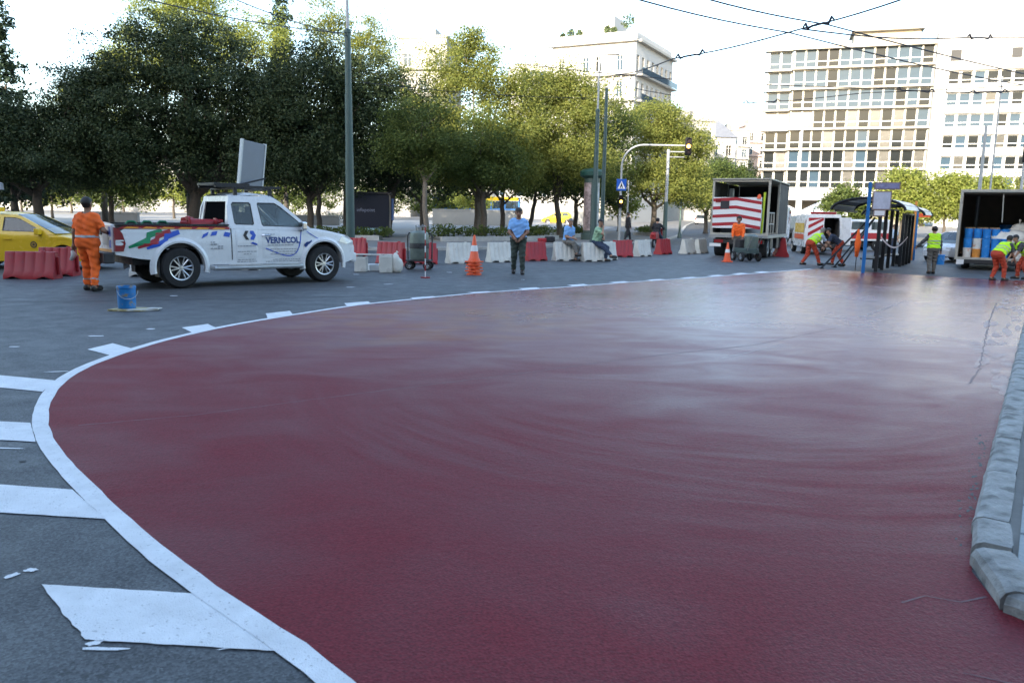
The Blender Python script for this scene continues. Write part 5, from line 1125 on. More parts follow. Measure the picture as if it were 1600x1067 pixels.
def sack(name, label, loc, s, seed, m, rz=0, group=None):
    t = thing(name, label, 'sack', loc, rz, group); rs = np.random.RandomState(seed); bm = bmesh.new(); bmesh.ops.create_icosphere(bm, subdivisions=3, radius=1)
    for v in bm.verts:
        c = v.co; k = 1+.1*math.sin(5*c.x+seed)+.08*math.sin(7*c.y+2*seed)*math.cos(6*c.z)+.04*math.sin(15*c.x+9*c.z)
        v.co = Vector((c.x*s[0]*k, c.y*s[1]*k, max(-.0, (c.z+.75)*.57)*s[2]*k if c.z > -.75 else 0))
    me = bpy.data.meshes.new('sack_body'); bm.to_mesh(me); bm.free()
    for p in me.polygons: p.use_smooth = True
    me.materials.append(m); link('sack_body', me, t)
    mb = MB(); mb.tube([(0, 0, s[2]*.9), (.01, 0, s[2]*1.06), (.05, 0, s[2]*1.16)], [.03, .02, .04], 7); mb.build('tied_neck', m, t, smooth=True); return t
M_SACK = mat('white_sack', (.6, .58, .52), .7, var=.12, vscale=5, bump=.4, bscale=12)
sack('white_sack', 'large white sack slumped on the box truck behind the bent workers', onT2(.75, -.55, 1.02), (.55, .7, .62), 2, M_SACK, TB, 'sacks on the truck')
sack('white_sack', 'smaller white sack piled highest at the right of the box truck', onT2(1.4, -.85, 1.02), (.42, .45, .95), 5, M_SACK, TB, 'sacks on the truck')
t = thing('pallet_shelf', 'dark shelf under the white sacks on the box truck', 'shelf', onT2(1.0, -.65, .52), TB); mb = MB(); mb.box((0, 0, .47), (1.5, 1.25, .05)); [mb.box((x, y, .22), (.07, .07, .44)) for x in (-.7, .7) for y in (-.57, .57)]; mb.build('deck', M_DMET, t)
mb = MB(); mb.box((0, 0, .2), (1.4, 1.1, .03)); mb.build('lower_deck', M_DMET, t)
t = thing('blue_drum', 'blue drum standing at the back inside the box truck', 'drum', onT2(3.6, -.5, .52), TB); mb = MB(); mb.lathe([(.001, 0), (.3, 0), (.31, .3), (.33, .32), (.31, .34), (.31, .95), (.3, 1.4), (.001, 1.4)], 20); mb.build('drum_body', M_BB, t, smooth=True)
mb = MB(); mb.lathe([(.001, 1.43), (.31, 1.43), (.32, 1.38)], 20); mb.build('lid', M_BLK, t)
# ---------------------------------------------------------------- people
M_SKIN = mat('skin', (.36, .2, .13), .55, var=.08, vscale=8); M_SKIND = mat('skin_tanned', (.25, .13, .08), .55, var=.08, vscale=8)
M_HAIR = mat('dark_hair', (.015, .012, .01), .6); M_HAIRG = mat('grey_hair', (.2, .19, .18), .6)
def cloth(name, c, v=.12): return mat(name, c, .85, var=v, vscale=9, bump=.35, bscale=22)
C_ORANGE = cloth('orange_workwear', (.85, .13, .015)); C_VIS = cloth('hi_vis_vest', (.5, .85, .02)); C_RUST = cloth('red_orange_trousers', (.42, .05, .02)); C_LBLUE = cloth('light_blue_shirt', (.2, .4, .72))
C_DKGR = cloth('dark_green_trousers', (.035, .05, .04)); C_GRY = cloth('grey_trousers', (.13, .12, .105)); C_JEAN = cloth('dark_jeans', (.025, .04, .075)); C_MINT = cloth('pale_green_shirt', (.27, .42, .27)); C_BLACK = cloth('black_clothes', (.015, .016, .02)); C_NAVY = cloth('navy_shirt', (.03, .04, .07)); C_SHOE = mat('dark_shoes', (.02, .018, .016), .6); C_BAND = mat('grey_reflective', (.32, .33, .33), .4); C_PBLUE = cloth('pale_blue_tee', (.4, .5, .62)); C_DGREY = cloth('charcoal_clothes', (.06, .06, .065)); C_GLOVE = mat('work_glove', (.5, .5, .48), .8)
def ik(a, b, l1, l2, hint):
    a, b = Vector(a), Vector(b); d = b-a; L = min(d.length, (l1+l2)*.995); u = d.normalized(); b = a+u*L
    x = (l1*l1-l2*l2+L*L)/(2*L); h = math.sqrt(max(0, l1*l1-x*x)); n = Vector(hint)-u*Vector(hint).dot(u); n.normalize()
    return a+u*x+n*h, b
def surfnet(Fd, org, h):
    """naive surface nets on a sampled field; returns verts and quads"""
    nx, ny, nz = Fd.shape; S_ = Fd < 0
    c = np.zeros((nx-1, ny-1, nz-1), np.int8)
    for dx in (0, 1):
        for dy in (0, 1):
            for dz in (0, 1): c += S_[dx:nx-1+dx, dy:ny-1+dy, dz:nz-1+dz]
    act = (c > 0) & (c < 8); idx = -np.ones(act.shape, int); ii = np.argwhere(act); idx[act] = np.arange(len(ii))
    acc = np.zeros((len(ii), 3)); cnt = np.zeros(len(ii)); co = [(a, b, d) for a in (0, 1) for b in (0, 1) for d in (0, 1)]
    for p in co:
        for ax in range(3):
            if p[ax]: continue
            q = list(p); q[ax] = 1
            f0 = Fd[ii[:, 0]+p[0], ii[:, 1]+p[1], ii[:, 2]+p[2]]; f1 = Fd[ii[:, 0]+q[0], ii[:, 1]+q[1], ii[:, 2]+q[2]]
            x = (f0 < 0) != (f1 < 0); t = np.where(x, f0/np.where(x, f0-f1, 1), 0)
            pos = np.tile(np.array(p, float), (len(ii), 1)); pos[:, ax] += t; acc[x] += pos[x]; cnt[x] += 1
    V = (ii+acc/cnt[:, None])*h+org; Q = []
    for ax in range(3):
        a, b = (ax+1) % 3, (ax+2) % 3; sl0 = [slice(None)]*3; sl1 = [slice(None)]*3; sl0[ax] = slice(0, -1); sl1[ax] = slice(1, None)
        e = S_[tuple(sl0)] != S_[tuple(sl1)]; k = np.argwhere(e); ok = (k[:, a] > 0) & (k[:, b] > 0) & (k[:, a] < Fd.shape[a]-1) & (k[:, b] < Fd.shape[b]-1); k = k[ok]
        ins = S_[k[:, 0], k[:, 1], k[:, 2]]
        def cell(da, db): m = k.copy(); m[:, a] += da; m[:, b] += db; return idx[m[:, 0], m[:, 1], m[:, 2]]
        q = np.stack([cell(-1, -1), cell(0, -1), cell(0, 0), cell(-1, 0)], 1); q[~ins] = q[~ins][:, ::-1]; Q.append(q)
    return V, np.concatenate(Q)
def hand(parent, wrist, d, m, side, curl=.5):
    d = Vector(d).normalized(); up = Vector((0, 0, 1)) if abs(d.z) < .8 else Vector((0, 1, 0)); s = d.cross(up).normalized(); n = s.cross(d)
    w_ = Vector(wrist); mb = MB(); mb.tube([w_-d*.02, w_+d*.03, w_+d*.085], [.026, .038, .036], 8); k = w_+d*.085
    for i, (o, L) in enumerate(((-.03, .062), (-.01, .075), (.01, .07), (.03, .055))):
        p = k+s*o; q = p+d*L*.55-n*L*.2*curl; r_2 = q+d*L*.3-n*L*.6*curl; mb.tube([p-d*.01, q, r_2], [.0105, .0095, .007], 5)
    p = w_+d*.03+s*side*.034; mb.tube([p, p+d*.03+s*side*.022, p+d*.06+s*side*.018], [.012, .011, .008], 5)
    return mb.build('hand', m, parent, smooth='all')
def person(label, loc, rz, lean=0, twist=0, pelvis=(0, 0, .95), ank=((-.11, -.03, .08), (.11, .03, .08)), wr=((-.27, .08, .86), (.27, .08, .86)), kneeh=((0, 1, .1), (0, 1, .1)), elbh=((-.4, -1, 0), (.4, -1, 0)), headturn=0, headnod=0, shirt=C_LBLUE, trousers=C_DKGR, sleeve='short', vest=None, bands=None, skin=M_SKIN, hair=M_HAIR, cap=None, foot=((.0, 1), (.0, 1)), s=1.0, fat=1.0, gloves=None, group=None, legband=None, face=False, cat='person'):
    t = thing('person', label, cat, (loc[0], loc[1], loc[2] if len(loc) > 2 else g(loc[0], loc[1])), rz, group, s)
    pv = Vector(pelvis); ax = Vector((math.sin(twist)*math.sin(lean), math.cos(twist)*math.sin(lean), math.cos(lean))); rt = Vector((1, 0, 0))
    chest = pv+ax*.37; neck = pv+ax*.53; hl = lean*.45-headnod; hax = Vector((0, math.sin(hl), math.cos(hl))); head = neck+hax*.17+Vector((0, .02, 0))
    hf = Vector((math.sin(headturn), math.cos(headturn)*math.cos(hl), -math.sin(hl))).normalized()
    bones = []
    def B_(lab, a, b, r0, r1): bones.append((lab, np.array(a, float), np.array(b, float), r0, r1))
    f = fat
    for sx in (-1, 1):
        B_('torso', pv+ax*.1+rt*sx*.07, chest+rt*sx*.085, .112*f, .115*f)
    B_('torso', chest-rt*.13+ax*.09, chest+rt*.13+ax*.09, .085, .085); B_('pelvis', pv-rt*.08, pv+rt*.08, .125*f, .125*f)
    B_('neck', neck-ax*.02, head-hax*.08, .058, .055)
    B_('head', head+hax*.045-hf*.012, head-hax*.055+hf*.02, .094, .066); B_('head', head+hax*.0+hf*.09, head-hax*.025+hf*.105, .012, .018)
    hr = hf.cross(hax)
    for sx in (-1, 1): B_('head', head+hr*sx*.088+hax*.02, head+hr*sx*.09-hax*.02, .016, .012)
    hands = []
    for i, sx in enumerate((-1, 1)):
        sh = chest+rt*sx*.185+ax*.08; el, w_ = ik(sh, wr[i], .285, .25, elbh[i])
        B_('uarm', sh, el, .058*f, .044); B_('farm', el, w_, .044, .029); hands.append((w_, (w_-el), sx))
        hp_ = pv+rt*sx*.095-Vector((0, 0, .02)); kn, an = ik(hp_, ank[i], .44, .42, kneeh[i])
        B_('thigh', hp_, kn, .092*f, .062); B_('shin', kn, an, .062, .042)
        fd = Vector((foot[i][0], foot[i][1], 0)).normalized(); B_('foot', an+Vector((0, 0, -.035))-fd*.03, an+Vector((0, 0, -.042))+fd*.17, .042, .036)
    pts = np.array([b[1] for b in bones]+[b[2] for b in bones]); lo = pts.min(0)-.22; hi = pts.max(0)+.22; h = .02
    gx = [np.arange(lo[k], hi[k], h) for k in range(3)]; P = np.stack(np.meshgrid(*gx, indexing='ij'), -1)
    def dist(P, b):
        ba = b[2]-b[1]; tt = np.clip(((P-b[1])@ba)/max(1e-9, ba@ba), 0, 1); return np.linalg.norm(P-(b[1]+tt[..., None]*ba), axis=-1)-(b[3]+(b[4]-b[3])*tt), tt
    Fd = np.full(P.shape[:-1], 9.0); k_ = .028
    for b in bones:
        d_, _ = dist(P, b); hh = np.clip(.5+.5*(Fd-d_)/k_, 0, 1); Fd = Fd*(1-hh)+d_*hh-k_*hh*(1-hh)
    def label_of(V):
        best = np.full(len(V), 9.0); lab = np.zeros(len(V), int); T = np.zeros(len(V))
        for i, b in enumerate(bones):
            d_, tt = dist(V, b); m_ = d_ < best; best[m_] = d_[m_]; lab[m_] = i; T[m_] = tt[m_]
        return np.array([b[0] for b in bones])[lab], T
    V, Q = surfnet(Fd, lo, h)
    link('body', npmesh('body', V, Q, skin, True), t)
    wrk = .006*(np.sin(P[..., 2]*55+P[..., 0]*25)+np.sin(P[..., 2]*34-P[..., 1]*40+2))
    def garment(name, off, m, pred, wr_=1.0):
        V, Q = surfnet(Fd-off+wrk*wr_, lo, h); lab, T = label_of(V); keep = pred(lab, T, V); q = Q[keep[Q].all(1)]
        if not len(q): return None
        u, inv = np.unique(q, return_inverse=True); return link(name, npmesh(name, V[u], inv.reshape(q.shape), m, True), t)
    isin = np.isin
    spz = np.array(ax); pvn = np.array(pv)
    along = lambda V: (V-pvn)@spz
    sl_ = ('uarm', 'farm') if sleeve == 'long' else ('uarm',)
    garment('shirt', .016, shirt, lambda l, T, V: (isin(l, ('torso',)+sl_) & ~((l == 'uarm') & (T > .82) & (sleeve == 'short'))) | ((l == 'pelvis') & (along(V) > .02)))
    garment('trousers', .02, trousers, lambda l, T, V: isin(l, ('thigh', 'shin')) & ~((l == 'shin') & (T > .97)) | ((l == 'pelvis') & (along(V) < .06)))
    garment('shoe', .018, C_SHOE, lambda l, T, V: (l == 'foot'), 0)
    if vest: garment('vest', .036, vest, lambda l, T, V: (l == 'torso') | ((l == 'pelvis') & (along(V) > .0)))
    if bands:
        for a, b in bands: garment('reflective_band', .04 if vest else .024, C_BAND, lambda l, T, V: isin(l, ('torso', 'pelvis')) & (along(V) > a) & (along(V) < b), 1)
    if legband: garment('leg_band', .028, C_BAND, lambda l, T, V: (l == 'shin') & (T > legband[0]) & (T < legband[1]))
    hn = np.array(head); hx = np.array(hax); hfn = np.array(hf)
    garment('cap' if cap else 'hair', .012, cap or hair, lambda l, T, V: (l == 'head') & ((((V-hn)@hx > .045) | (((V-hn)@hfn < -.01) & ((V-hn)@hx > -.06)))), .3)
    for w_, d_, sx in hands: hand(t, w_, d_, gloves or skin, -sx)
    if face:
        for sx in (-1, 1):
            mb = MB(); c = head+hf*.088+hr*sx*.034+hax*.012; mb.lathe([(.001, .011), (.008, .007), (.011, 0), (.008, -.007), (.001, -.011)], 8, c); mb.build('eye', M_HAIR, t)
            mb = MB(); c = head+hf*.094+hr*sx*.035+hax*.035; mb.box(c, (.035, .012, .008)); mb.build('eyebrow', M_HAIR, t)
        mb = MB(); mb.box(head+hf*.094-hax*.06, (.045, .012, .01)); mb.build('mouth', mat('lips', (.25, .09, .07), .5), t)
    return t
# worker in orange, walking away
person('worker in orange short sleeved overalls walking away between taxi and pickup', (-8.46, 15.9), R(-8), lean=.06, ank=((-.15, .12, .08), (.2, -.16, .1)), wr=((-.36, .06, .8), (.27, .26, 1.1)), elbh=((-.6, -1, 0), (.6, -1, -.2)), shirt=C_ORANGE, trousers=C_ORANGE, bands=[(.06, .12)], skin=M_SKIND, s=1.03, fat=1.12, legband=(.62, .72), headturn=.2)
g1 = thing('rolled_gloves', 'pale rag in the left hand of the worker in orange', 'rag', (-8.46-.42, 15.9+.1, .62), 0)
mb = MB(); mb.tube([(.05, 0, .17), (.07, .02, .08), (.0, .03, -.02)], [.03, .06, .035], 8); mb.build('cloth', C_GLOVE, g1, smooth='all')
# man in the blue shirt facing us
person('man in light blue polo shirt and dark green trousers walking towards the camera', (.13, 22.5), R(178), ank=((-.13, .1, .08), (.12, -.12, .09)), wr=((-.09, .2, .98), (.1, .2, .97)), elbh=((-1, -.3, 0), (1, -.3, 0)), shirt=C_LBLUE, trousers=C_DKGR, s=1.03, fat=1.1, face=True, headnod=-.1, skin=M_SKIND)
# two men sitting on barriers
st = dict(pelvis=(0, 0, .72), fat=1.05)
person('older man in blue shirt sitting on a white barrier, legs crossed', (2.0, 29.75), R(-140), lean=.18, ank=((-.1, .36, .08), (.12, .62, .28)), kneeh=((-.2, .6, 1), (.1, .6, 1)), wr=((-.05, .34, .82), (.1, .36, .84)), shirt=C_LBLUE, trousers=C_GRY, hair=M_HAIRG, face=True, headturn=.3, **st)
person('man in pale green shirt sitting on a white barrier with hand at his mouth', (3.05, 29.7), R(-122), lean=.24, ank=((-.12, .34, .08), (.16, .8, .18)), kneeh=((-.2, .6, 1), (.2, .5, 1)), wr=((.0, .3, .84), (.06, .3, 1.22)), elbh=((-1, -.3, -.2), (.5, .4, -1)), shirt=C_MINT, trousers=C_JEAN, face=True, headturn=.15, **st)
# pedestrian and scooter rider
person('dark clothed pedestrian walking on the far pavement under the crossing sign', (6.9, 48.8, .13), R(-75), ank=((-.12, .25, .08), (.12, -.25, .12)), sleeve='long', shirt=C_BLACK, trousers=C_BLACK)
person('scooter rider in black jacket seen from behind', (7.85, 44.2), R(-25), pelvis=(0, 0, .78), lean=.15, ank=((-.16, .32, .3), (.16, .3, .1)), kneeh=((-.4, 1, .5), (.4, 1, .5)), wr=((-.28, .5, 1.0), (.28, .5, 1.0)), sleeve='long', shirt=C_BLACK, trousers=C_JEAN, cap=C_BLACK)
# workers round the trucks
VB = [(.14, .19), (.25, .3)]
person('worker in orange jacket standing by the marking machine behind the striped truck', (9.25, 33.1), R(160), lean=.15, wr=((-.2, .35, .95), (.2, .35, .95)), sleeve='long', shirt=C_ORANGE, trousers=C_GRY, skin=M_SKIND)
person('bending worker in yellow-green vest and red trousers, left of the white van', (11.85, 31.9), R(-72), lean=.95, pelvis=(0, -.05, .88), ank=((-.16, -.3, .08), (.14, .3, .08)), wr=((-.15, .72, .72), (.2, .78, .7)), shirt=C_PBLUE, trousers=C_RUST, vest=C_VIS, bands=VB, hair=M_HAIRG)
person('bending worker in dark shirt and red trousers in front of the white van', (13.5, 33.3), R(75), lean=.9, pelvis=(0, -.05, .9), ank=((-.18, -.2, .08), (.16, .2, .08)), wr=((-.2, .62, .62), (.22, .66, .6)), shirt=C_NAVY, trousers=C_RUST)
person('worker in yellow-green vest carrying a blue bucket, walking away', (15.75, 30.1), R(-12), lean=.08, ank=((-.1, -.1, .1), (.12, .16, .08)), wr=((-.62, .1, .92), (.3, .12, .8)), elbh=((-.3, -1, 0), (.5, -1, 0)), shirt=C_DGREY, trousers=C_GRY, vest=C_VIS, bands=VB, sleeve='long')
person('bent worker in yellow-green vest and red trousers beside the loaded box truck', (16.75, 27.6), R(-70), lean=.85, pelvis=(0, -.1, .9), ank=((-.14, -.12, .08), (.14, .12, .08)), wr=((-.12, .55, .5), (.2, .6, .5)), shirt=C_DGREY, trousers=C_RUST, vest=C_VIS, bands=VB, fat=1.12)
person('worker in yellow-green vest cut off by the right edge of the picture', (18.25, 28.6), R(80), lean=.8, pelvis=(0, -.1, .9), ank=((-.14, -.12, .08), (.14, .12, .08)), wr=((-.12, .5, .5), (.2, .55, .5)), shirt=C_DGREY, trousers=C_RUST, vest=C_VIS, bands=VB, fat=1.1)
bucket('blue square bucket hanging from the hand of the walking worker', (16.1, 30.2, g(16, 30)+.36), M_BB, .4, .15, .36, M_BB, None)
# far people on the plaza
person('dark figure beside the white umbrella at the left edge', (-45.2, 66, g(0, 66)+.14), R(20), sleeve='long', shirt=C_BLACK, trousers=C_BLACK)
person('person in pale shirt by the second shelter', (22.2, 47, g(22, 47)), R(200), shirt=C_PBLUE, trousers=C_JEAN)
# ---------------------------------------------------------------- barriers
def barrier_mesh(m, L=.84, H=.68, bw=.46, tw=.17):
    st = []; ng = 5
    for i in range(ng):
        x0 = -L/2+L*i/ng; x1 = -L/2+L*(i+1)/ng; st += [(x0+.012, .022), (x0+.03, 0), (x1-.03, 0), (x1-.012, .022)]
    prof = lambda e: [(-bw/2, 0), (-bw/2, .09), (-bw/2+.06+e*.6, .19), (-tw/2-.005+e, H-.04), (-tw/2+.02, H), (tw/2-.02, H), (tw/2+.005-e, H-.04), (bw/2-.06-e*.6, .19), (bw/2, .09), (bw/2, 0)]
    mb = MB(); vs = []; n_ = 10
    for x, e in st:
        lift = .055 if (abs(abs(x)-L*.25) < .1) else 0
        for j, (y, z) in enumerate(prof(e)): vs.append((x, y, max(z, lift)))
    fs = [(i*n_+j, (i+1)*n_+j, (i+1)*n_+(j+1) % n_, i*n_+(j+1) % n_) for i in range(len(st)-1) for j in range(n_)]
    fs += [tuple(range(n_)), tuple(range((len(st)-1)*n_, len(st)*n_))]
    mb.add(vs, fs); return mb.mesh(m, True)
BM = {'red': barrier_mesh(M_RED), 'white': barrier_mesh(M_WPL), 'long': barrier_mesh(M_RED, 1.12, .62)}
cap_ = MB(); cap_.lathe([(.001, .03), (.045, .028), (.05, 0)], 12); CAPM = {'red': cap_.mesh(M_RED), 'white': cap_.mesh(M_WPL)}
lug = MB(); lug.box((0, 0, .3), (.05, .07, .4)); LUG = {'red': lug.mesh(M_RED), 'white': lug.mesh(M_WPL)}
def barrier(col, label, x, y, rz, s=1):
    lg = col == 'long'; cc = 'red' if lg else col
    t = thing('road_barrier', label, 'barrier', (x, y, g(x, y)), rz, 'plastic road barriers', s)
    link('barrier_body', BM[col], t); link('filler_cap', CAPM[cc], t, (.25, 0, .62 if lg else .68)); link('connector', LUG[cc], t, (.58 if lg else .44, 0, 0)); return t
for a in (('long', 'dark red plastic barrier in front of the taxi door', -11.1, 18.4, R(5)), ('red', 'red barrier peeping out behind the one at the taxi door', -11.0, 19.3, R(5)), ('white', 'low white barrier seen under the tailgate of the pickup', -8.95, 19.6, R(5)), ('white', 'white barrier seen beneath the middle of the pickup', -7.5, 22.4, R(5)),
          ('red', 'small red barrier just in front of the pickup bumper', -6.0, 30.4, R(0)), ('red', 'tilted red barrier behind the tank trolley', -3.85, 25.2, R(-18), 1.08), ('red', 'red barrier right behind the trolley handle', -2.95, 26.3, R(20)),
          ('white', 'white barrier left of the cone stack', -1.85, 27.0, R(28)), ('white', 'white barrier between the cone stack and the man in blue', -.52, 28.1, R(28)), ('red', 'red barrier right of the man in blue', .78, 29.3, R(30)),
          ('white', 'white barrier under the older seated man', 1.88, 29.7, R(18)), ('white', 'white barrier under the man in pale green', 2.9, 29.6, R(20)), ('white', 'white barrier behind the man in pale green', 3.55, 30.6, R(40)), ('red', 'red barrier beside the feet of the man in pale green', 4.5, 33.2, R(18)),
          ('white', 'white barrier between the two red ones near the scooter', 5.45, 34.0, R(42)), ('red', 'red barrier in front of the scooter', 6.75, 36.2, R(45)), ('white', 'white barrier left of the striped truck, nearer the scooter', 8.1, 37.3, R(45)), ('white', 'stained white barrier touching the striped truck wheel', 9.0, 38.6, R(50)), ('red', 'red barrier right of the striped truck', 13.4, 40.2, R(80), 1.4)):
    barrier(*a)
# cones
def stack(label, x, y, n, m):
    t = thing('cone_stack', label, 'cones', (x, y, g(x, y)))
    for k in range(n):
        z = k*.085; mb = MB(); mb.plate(rrect(-.2, -.2, .2, .2, .06), [], lambda u, v, d: (u*math.cos(k)-v*math.sin(k), u*math.sin(k)+v*math.cos(k), z+.035-d), .035); mb.lathe([(.17, z+.03), (.15, z+.1), (.135, z+.11)], 16); mb.build('nested_cone', m, t)
    z = (n-1)*.085; h = .74; mb = MB(); mb.lathe([(.16, z+.03), (.145, z+.05), (.03, z+h-.02), (.022, z+h), (.001, z+h)], 18); mb.build('cone_body', m, t, smooth=True)
    for a, b in ((.3, .46),): r_2 = lambda q: lerp(.145, .03, (q-.05)/(h-.07)); mb = MB(); mb.lathe([(r_2(a)+.004, z+a), (r_2(b)+.004, z+b)], 18); mb.build('reflective_band', M_REFL, t, smooth=True)
    return t
stack('stack of orange cones with one white band standing on the asphalt', -1.08, 22.0, 5, M_ORP)
cone('traffic_cone', 'single orange cone beside the marking machine', (8.25, 30.9, g(8.2, 30.9)), h=.75)
# ---------------------------------------------------------------- bucket with lid tray in front
M_OLDB = mat('worn_blue_bucket', (.01, .16, .42), .45, var=.2, vscale=8, dirt=((.28, .2, .05), .9, 9, .57))
bucket('paint stained blue bucket standing on a flat lid on the asphalt', (-6.31, 12.95, .035), M_OLDB, .6, .145, .36, None, None)
t = thing('bucket_tray', 'flat paint crusted tray under the blue bucket', 'tray', (-6.22, 12.92, 0), .1)
mb = MB(); mb.prism([(-.34, -.12), (-.1, -.2), (.2, -.19), (.42, -.05), (.4, .1), (.1, .2), (-.2, .18)], lambda u, v, d: (u, v, d), .004, .03); mb.build('board', mat('crusted_paint', (.4, .33, .16), .7, var=.5, vscale=9, dirt=((.5, .52, .55), .8, 4, .5)), t, bev=.006)
mb = MB(); mb.prism([(.24, -.1), (.44, -.08), (.46, .06), (.28, .09)], lambda u, v, d: (u, v, d), .031, .04); mb.build('lid', M_WPL, t)
# ---------------------------------------------------------------- gear in front of the pickup
for i, (x, y, w_, h_, c, lab) in enumerate(((-4.25, 22.3, .34, .42, M_WPL, 'white square canister nearest the pickup wheel'), (-3.55, 22.2, .36, .46, M_WPL, 'white square canister beside the white sack'), (-3.95, 22.7, .34, .2, M_REFL, 'low white box between the two canisters'))):
    t = thing('canister', lab, 'canister', (x, y, 0), .2*i, 'canisters by the pickup'); mb = MB(); mb.box((0, 0, h_/2), (w_, w_*.85, h_)); mb.build('can', c, t, bev=.03); mb = MB(); mb.lathe([(.001, h_+.03), (.04, h_+.03), (.045, h_)], 10, (.08, 0, 0)); mb.build('cap', M_BLK, t)
t = thing('plank', 'white plank laid across the canisters', 'plank', (-3.95, 22.25, .47), .02); mb = MB(); mb.box((0, 0, .015), (1.15, .2, .03)); mb.build('board', M_WPL, t)
sack('white_sack', 'crumpled white sack in front of the tilted red barrier', (-3.28, 22.3, 0), (.2, .17, .5), 8, M_SACK, 0)
# paint tank on a trolley
t = thing('tank_trolley', 'grey paint tank on a two wheeled trolley with handle', 'trolley', (-2.78, 23.6, 0), R(-5))
M_TANK = mat('tank_green_grey', (.13, .16, .14), .45, metal=.3, var=.25, vscale=5)
mb = MB(); mb.lathe([(.001, .3), (.26, .3), (.28, .34), (.28, 1.0), (.26, 1.08), (.14, 1.14), (.001, 1.14)], 22); mb.build('tank', M_TANK, t, smooth=True)
mb = MB(); mb.lathe([(.287, .62), (.29, .64), (.29, .76), (.287, .78)], 22); mb.box((0, -.29, .7), (.12, .03, .08)); mb.build('strap', M_DMET, t)
mb = MB(); mb.box((0, 0, .27), (.72, .5, .05)); mb.build('deck', M_DMET, t, bev=.01)
mb = MB(); mb.tube([(-.36, .1, .27), (-.37, .1, .98), (-.33, .1, 1.06), (.33, .1, 1.06), (.37, .1, .98), (.36, .1, .27)], .022, 7); mb.build('handle', M_DMET, t, smooth=True)
mb = MB(); mb.lathe([(.001, 0), (.07, 0), (.07, .1), (.03, .14)], 10, (0, 0, 1.14)); mb.tube([(0, 0, 1.2), (.1, 0, 1.3), (.2, .0, 1.25)], .02, 6); mb.tube([(-.08, 0, 1.14), (-.1, 0, 1.3)], .02, 6); mb.box((.06, 0, 1.26), (.14, .06, .05)); mb.build('valves', M_MET, t)
for sx in (-1, 1):
    for yy in (-.2, .2): w_ = wheel(t, sx*.27, yy, .12, .06, -1 if yy < 0 else 1, 5)
t = thing('marker_post', 'thin red and white post on a red foot in front of the trolley', 'post', (-2.26, 20.5, 0), 0)
for k in range(8): mb = MB(); mb.tube([(.0, 0, .02+k*.16), (0, 0, .02+(k+1)*.16)], .016, 6, cap=False); mb.build('stripe', M_RED if k % 2 else M_REFL, t)
mb = MB(); mb.box((0, 0, .015), (.24, .05, .03)); mb.box((0, 0, .016), (.05, .24, .03)); mb.build('foot', M_RED, t)
# marking machine
t = thing('marking_machine', 'dark green road marking machine on small wheels behind the striped truck', 'machine', (9.35, 32.2, g(9.3, 32.2)), R(100))
M_MACH = mat('machine_green', (.06, .09, .085), .5, var=.3, vscale=5)
mb = MB(); mb.box((0, 0, .42), (1.0, .6, .2)); mb.build('frame', M_MACH, t, bev=.03); mb = MB(); mb.lathe([(.001, .5), (.26, .5), (.28, .6), (.26, 1.0), (.12, 1.08), (.001, 1.08)], 18, (-.15, -.12, 0)); mb.build('hopper', M_TANK, t, smooth=True)
mb = MB(); mb.box((.3, .05, .68), (.4, .45, .36)); mb.build('engine', M_DMET, t, bev=.04); mb = MB(); mb.tube([(-.5, -.2, .45), (-.85, -.2, 1.0), (-.95, -.2, 1.02)], .02, 6); mb.tube([(-.5, .2, .45), (-.85, .2, 1.0), (-.95, .2, 1.02)], .02, 6); mb.tube([(-.85, -.2, 1.0), (-.85, .2, 1.0)], .018, 6); mb.build('handlebar', M_MET, t)
for x in (-.35, .38):
    for sy in (-1, 1): wheel(t, x, sy*.36, .19, .1, sy, 5)
# scooter
t = thing('scooter', 'red scooter ridden away at the far kerb', 'scooter', (7.85, 44.2, 0), R(65))
mb = MB(); mb.box((-.4, 0, .62), (.75, .32, .3)); mb.box((-.35, 0, .8), (.7, .28, .08)); mb.build('seat_body', M_RED, t, bev=.06); mb = MB(); mb.box((.15, 0, .32), (.5, .3, .1)); mb.build('footboard', M_BLK, t); mb = MB(); mb.box((.48, 0, .7), (.12, .4, .7)); mb.build('leg_shield', M_RED, t, bev=.04)
mb = MB(); mb.tube([(.5, -.32, 1.05), (.45, 0, 1.02), (.5, .32, 1.05)], .018, 6); mb.build('handlebar', M_BLK, t); mb = MB(); mb.box((-.82, 0, .65), (.06, .16, .08)); mb.build('tail_light', M_TAIL, t)
for x in (-.6, .62): w_ = wheel(t, x, 0, .24, .1, -1, 5)
t = thing('backpack', 'red and black bag lying on the far kerb left of the seated men', 'bag', (1.9, 45.5, .13), .3)
mb = MB(); mb.box((-.3, 0, .12), (.5, .35, .24)); mb.build('red_pocket', M_RED, t, bev=.08); mb = MB(); mb.box((.15, 0, .17), (.55, .4, .34)); mb.build('bag_body', C_BLACK, t, bev=.1)
